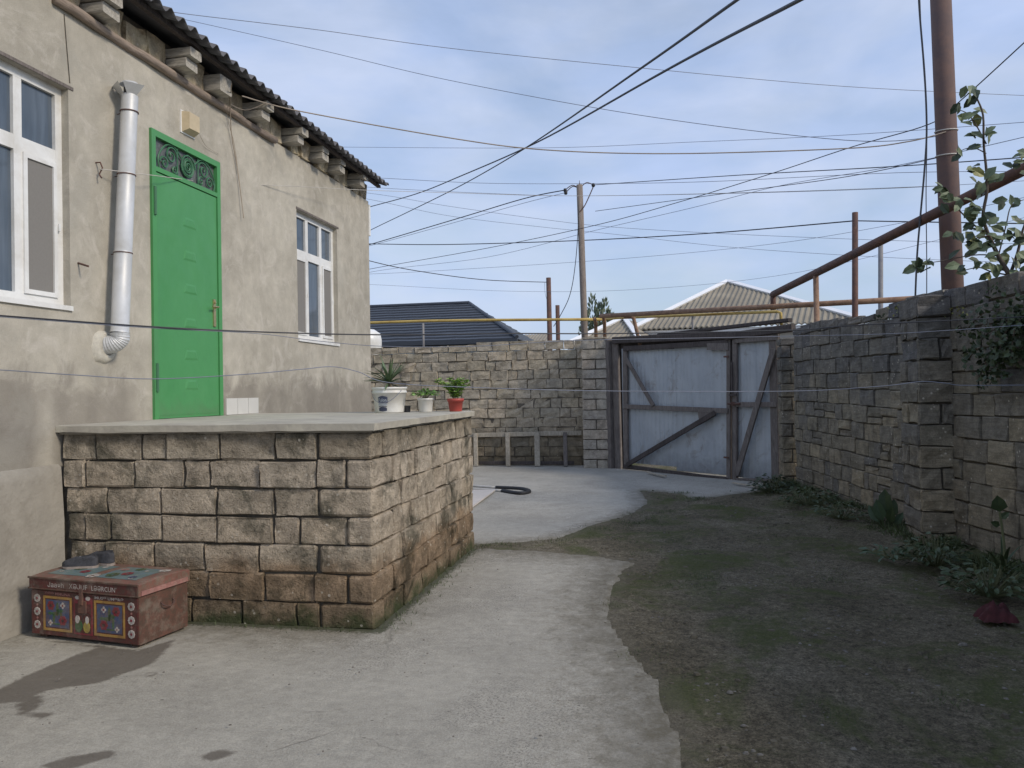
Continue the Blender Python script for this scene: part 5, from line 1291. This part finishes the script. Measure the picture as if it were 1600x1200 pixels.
wire('thick black cable running from the top edge down left, steeper of the crossing two', [(1240, -60, 3.2), (1152, 0, 4), (1000, 108, 6), (820, 232, 10.5), (720, 290, 14.5), (640, 330, 17), (578, 360, 19), (500, 400, 22)], .011)
wire('thick black cable running from the top edge down left, flatter of the crossing two', [(1340, -50, 3.0), (1250, 0, 3.6), (1050, 105, 6), (840, 222, 10), (720, 275, 13.5), (650, 303, 16), (575, 324, 18.5), (500, 345, 21)], .012)
wire('black service line from behind the house up to the wooden pole', [(480, 410, 22), (575, 383, 20), (720, 340, 18.5), (820, 310, 17.4), (883, 297, 16.6)], .014)
wire('second thinner service line just under the one to the wooden pole', [(480, 408, 22), (578, 384, 20), (720, 345, 18.5), (820, 317, 17.4), (884, 301, 16.6)], .009, 'wire_grey')
wire('level black cable passing behind the wooden pole to the thin rusty post', [(480, 379, 20), (578, 381, 19), (700, 382, 18), (900, 376, 16.9), (1100, 365, 14.8), (1336, 345, 12.35)], .012)
wire('black cable continuing right from the thin rusty post', [(1336, 345, 12.35), (1450, 347, 11.6), (1640, 350, 10.5)], .010)
wire('black line sagging from the house corner to the rusty post beyond the wall', [(500, 385, 21), (579, 408, 22), (650, 423, 23), (755, 437, 25), (856, 441, 27)], .015)
wire('thin black line from the wooden pole insulator to the right', [(927, 289, 16.6), (1150, 274, 14.5), (1400, 260, 12), (1640, 243, 10)], .009)
wire('thin grey line level with the wooden pole top, left part', [(480, 272, 18), (610, 279, 18), (750, 286, 18), (900, 287, 18), (1100, 284, 17), (1400, 270, 16), (1640, 268, 15)], .009, 'wire_grey')
wire('thin grey line just below the wooden pole top', [(480, 285, 19), (600, 294, 19), (760, 302, 19), (905, 306, 19), (1150, 302, 18), (1400, 294, 17), (1640, 280, 16)], .008, 'wire_grey')
wire('faint line falling gently across the wooden pole at one third height', [(480, 290, 23), (600, 305, 23), (700, 322, 23), (850, 343, 23), (960, 355, 23), (1150, 366, 22), (1400, 376, 21), (1640, 382, 20)], .009, 'wire_grey')
wire('faint line falling to the lower right past the slate roof', [(480, 296, 24), (580, 312, 24), (700, 337, 24), (850, 355, 24), (960, 366, 24), (1150, 387, 23), (1400, 403, 22), (1640, 412, 21)], .009, 'wire_grey')
wire('thin cable climbing from low left to the top right corner', [(480, 440, 21), (580, 420, 20), (760, 388, 18), (930, 352, 16), (1060, 316, 14.5), (1200, 273, 13), (1330, 230, 11.5), (1452, 194, 10.2), (1500, 158, 9.6), (1640, 30, 8)], .008)
wire('second thin cable climbing to the right under the first', [(480, 455, 23), (580, 425, 22), (760, 402, 20), (930, 360, 18), (1080, 325, 16.5), (1220, 290, 15), (1400, 259, 13), (1640, 205, 11)], .008, 'wire_grey')
wire('faint shallow line rising to the right above the slate roof', [(480, 430, 26), (580, 428, 26), (700, 422, 26), (960, 405, 25), (1200, 382, 23), (1400, 350, 20), (1640, 300, 17)], .009, 'wire_grey')
wire('lowest faint line over the dark tiled roof', [(480, 440, 27), (590, 445, 27), (800, 455, 27), (1000, 452, 26), (1250, 425, 24), (1640, 330, 19)], .008, 'wire_grey')
wire('thin level line in the middle of the sky from roof edge to right edge', [(500, 229, 17), (560, 230, 17), (850, 231, 16), (1080, 222, 15), (1320, 211, 14), (1640, 188, 12)], .007, 'wire_grey')
wire('black cable hanging down loosely beside the rusty pole, thicker of two', [(1434, -40, 8.9), (1437, 20, 8.9), (1445, 120, 8.9), (1448, 200, 8.9), (1445, 260, 8.9), (1438, 340, 8.9), (1433, 400, 8.9), (1430, 470, 8.9)], .012)
wire('thin dark wire hanging beside the rusty pole, right of the thicker one', [(1436, -40, 8.95), (1440, 60, 8.95), (1448, 190, 8.95), (1447, 300, 8.95), (1448, 400, 8.95), (1448, 470, 8.95)], .006)
wire('loose wire hanging down left of the wooden pole', [(904, 296, 16.55), (903, 360, 16.55), (898, 420, 16.55), (890, 462, 16.6), (876, 492, 16.8), (865, 510, 17)], .010)
wire('short wire hanging from the top of the rusty post beyond the wall', [(851, 441, 27), (852, 460, 27), (858, 480, 27), (856, 505, 27)], .009, 'wire_grey')
wire('thin light line low in front of the rusty pole to the right edge', [(930, 330, 14), (1150, 300, 12), (1330, 275, 10.5), (1480, 243, 9.05)], .006)
# near lines across the yard
wire('dark double cable strung low across the yard from the left edge', [(-80, 487, 3.6), (0, 493, 3.8), (230, 510, 4.1), (420, 519, 4.6), (600, 523, 5.1), (800, 521, 5.5), (960, 521, 5.9), (1230, 516, 6.3), (1340, 508, 6.3), (1600, 495, 6.2), (1680, 492, 6.2)], .006)
wire('thin wire drooping just below the low double cable', [(-80, 488, 3.6), (0, 495, 3.8), (230, 512, 4.1), (400, 521, 4.6), (500, 533, 4.9), (600, 541, 5.2), (740, 541, 5.4), (900, 532, 5.7), (1100, 528, 6.1), (1240, 525, 6.3), (1400, 521, 6.2), (1600, 508, 6.1), (1680, 504, 6.1)], .003, 'wire_grey')
wire('kinked clothes wire hanging lowest across the yard', [(-80, 575, 3.6), (0, 578, 3.8), (120, 586, 3.9), (240, 592, 4.1), (380, 585, 4.4), (470, 577, 4.6), (520, 573, 4.8), (560, 581, 4.9), (610, 598, 5.0), (760, 606, 5.3), (960, 611, 5.7), (1240, 611, 6.1), (1380, 603, 6.1), (1440, 596, 6.1), (1480, 599, 6.1), (1510, 602, 6.1), (1680, 601, 6.0)], .0035, 'wire_grey')
wire('white clothes line stretched from the wall hook past the green door', [PX(156, 264, WX+.05), PX(232, 273, WX+.12), (340, 286, 6.9), (460, 291, 8.2), (570, 297, 9.6), (700, 301, 10.2), (900, 306, 10.5), (1200, 300, 10), (1480, 290, 9.15)], .004, 'wire_white')
wire('loose pale wire hanging down the wall right of the green door', [PX(362, 130, -3.95), PX(360, 165, -4.12), PX(362, 210, -4.17), PX(372, 270, -4.18), PX(381, 341, -4.16)], .006, 'wire_tan')
wire('shorter loose wire beside the one right of the green door', [PX(357, 150, -4.0), PX(356, 185, -4.15), PX(366, 225, -4.18), PX(374, 285, -4.18)], .003, 'wire_tan')
wire('thin wire curling from the lamp cover down to the wall', [PX(312, 210, -4.16), PX(322, 228, -4.18), PX(342, 241, -4.19)], .0022, 'wire_tan')
wire('short looped wire between two roof joists', [PX(360, 163, -3.98), PX(385, 172, -4.05), PX(415, 161, -3.98)], .004, 'wire_tan')

# ================================================================== BACKGROUND HOUSES
hA = PY(808, 529, 26); ez = hA.z; rA = PY(733, 474, 30); rz = rA.z; hb_ = thing('tiled_house', (hA.x-8, 30, 0), 'pale blue house with a dark metal tile hip roof beyond the back wall', 'house')
xl = -26.0
obj('wall', MB().box(xl+.5, hA.x-.5, 26.5, 33.5, 0, ez-.05), M['blue_wall'], hb_)
rows = 14; g = MB()
for i in range(rows):
    t0, t1 = i/rows, (i+1)/rows; y0_, y1_ = 26+4*t0, 26+4*t1; z0_, z1_ = ez+(rz-ez)*t0, ez+(rz-ez)*t1; xa0 = hA.x+(rA.x-hA.x)*t0; xa1 = hA.x+(rA.x-hA.x)*t1
    n = 60
    base = len(g.v)
    for k in range(n+1):
        for (tt, zz_, yy_, xr) in ((0, z0_+.035, y0_, xa0), (1, z1_-.0, y1_, xa1)):
            x = xl+(xr-xl)*k/n; g.v.append(Vector((x, yy_-(.03 if tt == 0 else 0), zz_+.006*math.cos(k*2.1))))
        g.v.append(Vector((xl+(xa0-xl)*k/n, y0_-.03, z0_-.01)))
    for k in range(n): a = base+3*k; g.f += [(a, a+3, a+4, a+1), (a+2, a+5, a+3, a)]
    # hip side
    g.quad((xa0, y0_-.03, z0_+.035), (xa0, 60-y0_+.03, z0_+.035), (xa1, 60-y1_, z1_), (xa1, y1_, z1_)); g.quad((xa0, y0_-.03, z0_-.01), (xa0, 60-y0_, z0_-.01), (xa0, 60-y0_, z0_+.035), (xa0, y0_-.03, z0_+.035))
g.quad((xl, 34, ez), (hA.x, 34, ez), (rA.x, 30, rz), (xl, 30, rz))
rf_ = obj('roof', g, M['metal_tile'], hb_)
obj('ridge_cap', MB().tube([(xl, 30, rz+.02), (rA.x, 30, rz+.02)], .08, 8), M['metal_tile'], rf_); obj('ridge_cap', MB().tube([(rA.x, 30, rz+.02), (hA.x, 25.97, ez+.06)], .07, 8), M['metal_tile'], rf_)
obj('gutter', MB().box(xl, hA.x+.02, 25.88, 25.98, ez-.14, ez-.012), M['metal_tile'], rf_)
obj('fascia', MB().box(xl, hA.x-.1, 26.02, 26.08, ez-.25, ez-.02), M['metal_tile'], rf_)
def hiphouse(name, label, Lc, Rc, Ap, per, mat_wall, trim=True):
    Lc, Rc, Ap = Vector(Lc), Vector(Rc), Vector(Ap); t = thing(name, ((Lc.x+Rc.x)/2, Lc.y+3, 0), label, 'house')
    ed = Vector((Rc.x-Lc.x, Rc.y-Lc.y, 0)); W_ = ed.length; eu = ed/W_; en = Vector((-eu.y, eu.x, 0)); aps = (Ap-Lc).dot(eu); dep = (Ap-Lc).dot(en); g = MB(); n = int(W_/per*4)
    sl_ = (Ap.z-(Lc.z+Rc.z)/2)
    for i in range(n+1):
        s_ = W_*i/n; w_ = .024*math.cos(2*math.pi*s_/per); q = s_/aps if s_ < aps else (W_-s_)/(W_-aps); e = Lc+(Rc-Lc)*(i/n)
        lift = Vector((0, 0, w_)); tp_ = e+en*dep*q+Vector((0, 0, (Ap.z-e.z)*q)); g.v += [e+lift-Vector((0, 0, .0)), tp_+lift, e+lift-Vector((0, 0, .04))]
    for i in range(n): a = 3*i; g.f += [(a, a+3, a+4, a+1), (a+2, a+5, a+3, a)]
    far_ = en*8; g.quad(Lc, Ap, Ap+far_, Lc+far_+en*3); g.quad(Rc, Rc+far_+en*3, Ap+far_, Ap)
    r_ = obj('roof', g, M['asbestos'], t)
    if trim:
        obj('white_trim', MB().beam(Lc+up3*.05, Ap+up3*.05, .14, .06, (0, -1, 1)), M['white_trim'], r_); obj('white_trim', MB().beam(Rc+up3*.05, Ap+up3*.05, .14, .06, (0, -1, 1)), M['white_trim'], r_)
    g = MB(); zt_ = min(Lc.z, Rc.z)-.06; a, b = Lc+eu*.4+en*.4, Rc-eu*.4+en*.4; c_, d_ = b+en*9, a+en*9
    for p, q in ((a, b), (b, c_), (c_, d_), (d_, a)): g.quad((p.x, p.y, 0), (q.x, q.y, 0), (q.x, q.y, zt_), (p.x, p.y, zt_))
    obj('wall', g, M[mat_wall], t); g = MB(); g.beam(Lc+en*.1-up3*.12, Rc+en*.1-up3*.12, .12, .03, (0, -1, 0)); obj('fascia', g, M['white_trim'], r_)
    return t
hiphouse('slate_house', 'house with a grey corrugated hip roof and white edges behind the gate', PY(990, 514, 24), PY(1350, 501, 22.3), PY(1137, 441, 27), .16, 'pale_wall')
hiphouse('low_house', 'low corrugated roof house half hidden behind the left gate pillar', PY(885, 540, 21.5), PY(1000, 533, 21), PY(975, 498, 24), .16, 'pale_wall')
sh = PY(822, 522, 36); t = thing('small_shed', (sh.x, 37, 0), 'small grey corrugated roof peeping right of the dark tiled roof', 'shed')
g = MB()
for i in range(25): x = sh.x-1+i*.08; g.v += [Vector((x, 36, sh.z-.5+.03*(i % 2))), Vector((x, 38.5, sh.z+.15+.03*(i % 2)))]
for i in range(24): g.f.append((2*i, 2*i+2, 2*i+3, 2*i+1))
obj('roof', g, M['asbestos'], t); obj('wall', MB().box(sh.x-.9, sh.x+.8, 36.2, 38.4, 0, sh.z-.5), M['pale_wall'], t)
tk = PY(572, 528, 17.3); t = thing('water_tank', (tk.x, tk.y, 0), 'white rounded water tank just past the house corner behind the back wall', 'tank')
g = MB().lathe((tk.x, tk.y, 2.2), [(.001, 0), (.36, .02), (.37, .62), (.34, .78), (.20, .88), (.001, .90)], 24); obj('body', g, M['white'], t, smooth=True)
obj('stand', MB().box(tk.x-.3, tk.x+.3, tk.y-.3, tk.y+.3, 0, 2.2), M['pale_wall'], t); obj('outlet', MB().tube([(tk.x+.3, tk.y-.1, 2.5), (tk.x+.5, tk.y-.1, 2.5)], .03, 8), M['white'], t)
# far tree
def tree_clumps(t, c, R, n, sz, mat, zs_=1.3):
    g = MB()
    for k in range(n):
        a = random.uniform(0, 6.28); el = random.uniform(-1, 1); r_ = R*random.random()**.5; p = Vector(c)+Vector((r_*math.cos(a)*math.cos(el)*.8, r_*math.sin(a)*math.cos(el)*.8, r_*math.sin(el)*zs_))
        leafq(g, p, rv()+Vector((0, 0, 1.6)), rv(), sz*random.uniform(.6, 1.4), sz*.35)
    return g
fc = PY(936, 492, 30); t = thing('far_tree', (fc.x, fc.y, 0), 'small grey green tree showing between the wooden pole and the slate roof', 'tree')
obj('trunk', MB().tube([(fc.x, fc.y, 0), (fc.x, fc.y, fc.z)], [.15, .06], 8), M['bark'], t)
g = MB()
for (dx, top) in ((-.25, .75), (-.02, .35), (.22, .55), (.42, .1), (-.5, .1)):
    for k in range(130):
        tt = random.random(); r_ = .25*(1-tt)+.03; a = random.uniform(0, 6.28); leafq(g, (fc.x+dx+r_*math.cos(a), fc.y+r_*math.sin(a), fc.z-.9+(top+.9)*tt), (math.cos(a)*.6, math.sin(a)*.6, 1.2), rv(), .22, .07)
obj('crown', g, M['far_leaf'], t)

# ================================================================== TREE AND CREEPER AT RIGHT
TYq = 7.0
tr = thing('quince_tree', (3.35, TYq, 0), 'slender fruit tree reaching above the right wall beside the rusty pole', 'tree')
brs = [([(1610, 520), (1597, 455), (1578, 430), (1560, 400), (1545, 368)], .028), ([(1545, 368), (1536, 338), (1542, 300), (1541, 265), (1537, 225), (1536, 180), (1527, 155)], .014), ([(1545, 368), (1520, 350), (1500, 330), (1490, 320)], .008),
       ([(1560, 400), (1530, 398), (1500, 402), (1470, 408), (1440, 412)], .006), ([(1578, 430), (1590, 395), (1598, 360), (1610, 330)], .014), ([(1541, 240), (1525, 232), (1510, 232), (1497, 238)], .005), ([(1541, 225), (1525, 195), (1512, 178), (1500, 172)], .006),
       ([(1560, 400), (1572, 352), (1580, 322), (1600, 312)], .006), ([(1578, 430), (1550, 425), (1530, 418), (1508, 422)], .007), ([(1545, 368), (1525, 372), (1508, 372)], .006), ([(1597, 455), (1600, 430), (1608, 400)], .016)]
for k_, (pts, r_) in enumerate(brs):
    q = smooth_pts([PY(x, y, TYq+.03*(k_ % 3)) for x, y in pts], 4); m_ = len(q); obj('branch', MB().tube(q, [r_*(1-.55*i/m_) for i in range(m_)], 6), M['bark'], tr, smooth=True)
bb = PY(1610, 520, TYq); obj('trunk', MB().tube([(3.38, TYq+.05, 0), (3.36, TYq, 1.2), bb], [.06, .045, .03], 8), M['bark'], tr)
LP = [(585, 375), (515, 440), (530, 480), (590, 485), (575, 410), (600, 450), (570, 550), (630, 535), (640, 545), (585, 600), (510, 620), (570, 690), (590, 700), (650, 700), (655, 735), (610, 765), (440, 775), (455, 785), (480, 800), (465, 850), (760, 660), (770, 640), (750, 680), (690, 830), (730, 820), (600, 800), (570, 850), (580, 870), (510, 960), (505, 970), (620, 950), (550, 930), (600, 930), (700, 915), (690, 970), (640, 990), (660, 960), (560, 1030), (590, 1075), (635, 1125), (530, 1100), (525, 1090), (650, 1055), (690, 1090), (740, 1000), (760, 980), (350, 1080), (335, 1085), (380, 1075), (395, 1065), (745, 1080), (720, 1140), (770, 1040), (720, 960), (610, 900), (640, 915), (760, 900), (560, 960), (780, 1100), (750, 1120), (620, 1010), (580, 1000), (555, 860), (585, 870), (520, 830), (675, 1000), (700, 1050), (665, 1100), (740, 940), (775, 620)]
for k_, (x, y) in enumerate(LP):
    for j_ in range(3 if k_ % 2 == 0 else 2):
        p = PY(1300+x/2.61+random.gauss(0, 4.5)*j_, y/2.61+random.gauss(0, 4.5)*j_, TYq+random.uniform(-.08, .1)); g = MB(); d = Vector((random.gauss(0, 1), random.gauss(0, .5), random.gauss(-.3, .7)))
        L_ = random.uniform(.085, .135); leafq(g, p-d.normalized()*L_*.4, d, (random.gauss(0, .6), -1, random.gauss(.5, .6)), L_, L_*.62)
        obj('leaf', g, M['leafB' if (k_ % 9 == 3 and j_ == 0) else random.choice(('leafA', 'leafA', 'leafC'))], tr)
cr_ = thing('creeper', (wallX(6.4)-.1, 6.4, 1.6), 'dark leafy creeper hanging over the right wall below the fruit tree', 'plant')
g = MB(); g2 = MB(); s_ = MB()
for (x0, y0, x1, y1) in ((1600, 480, 1510, 515), (1600, 500, 1515, 560), (1600, 520, 1530, 590), (1610, 540, 1550, 585), (1600, 495, 1560, 575), (1620, 480, 1580, 560)):
    a = PW(x0, y0, (A0.x, A0.y), (B0.x, B0.y), .05); b = PW(x1, y1, (A0.x, A0.y), (B0.x, B0.y), .16); m_ = (a+b)/2+Vector((-.05, 0, .06)); q = smooth_pts([a, m_, b], 6); s_.tube(q, .005, 5)
    for p in q:
        for _ in range(8): pp = p+Vector((random.gauss(0, .03), random.gauss(0, .07), random.gauss(0, .055))); leafq(g if random.random() < .6 else g2, pp, rv()+Vector((0, 0, -.6)), (-1, random.gauss(0, .6), random.gauss(.4, .5)), random.uniform(.035, .065), .04)
obj('foliage', g, M['leafC'], cr_); obj('foliage', g2, M['weed'], cr_); obj('stems', s_, M['bark'], cr_)
# ruined mortar, moss and tufts on the wall crown
for i, (x, y, n_) in enumerate(((1409, 486, 60), (1380, 498, 40), (1466, 478, 70), (1508, 490, 40), (1560, 455, 60))):
    p = PW(x, y, (A0.x, A0.y), (B0.x, B0.y), -.02); g = MB()
    for k_ in range(n_): leafq(g, p+Vector((random.gauss(0, .05), random.gauss(0, .09), random.uniform(-.03, .05))), rv()+Vector((0, 0, .8)), rv(), random.uniform(.02, .045), .018)
    if i == 0: cw = thing('wall_moss', p, 'tufts of brown and green moss growing on top of the dark right wall', 'moss')
    obj('tuft', g, M[('leafB', 'weed', 'leafC', 'leafB', 'weed')[i]], cw, kind='stuff')
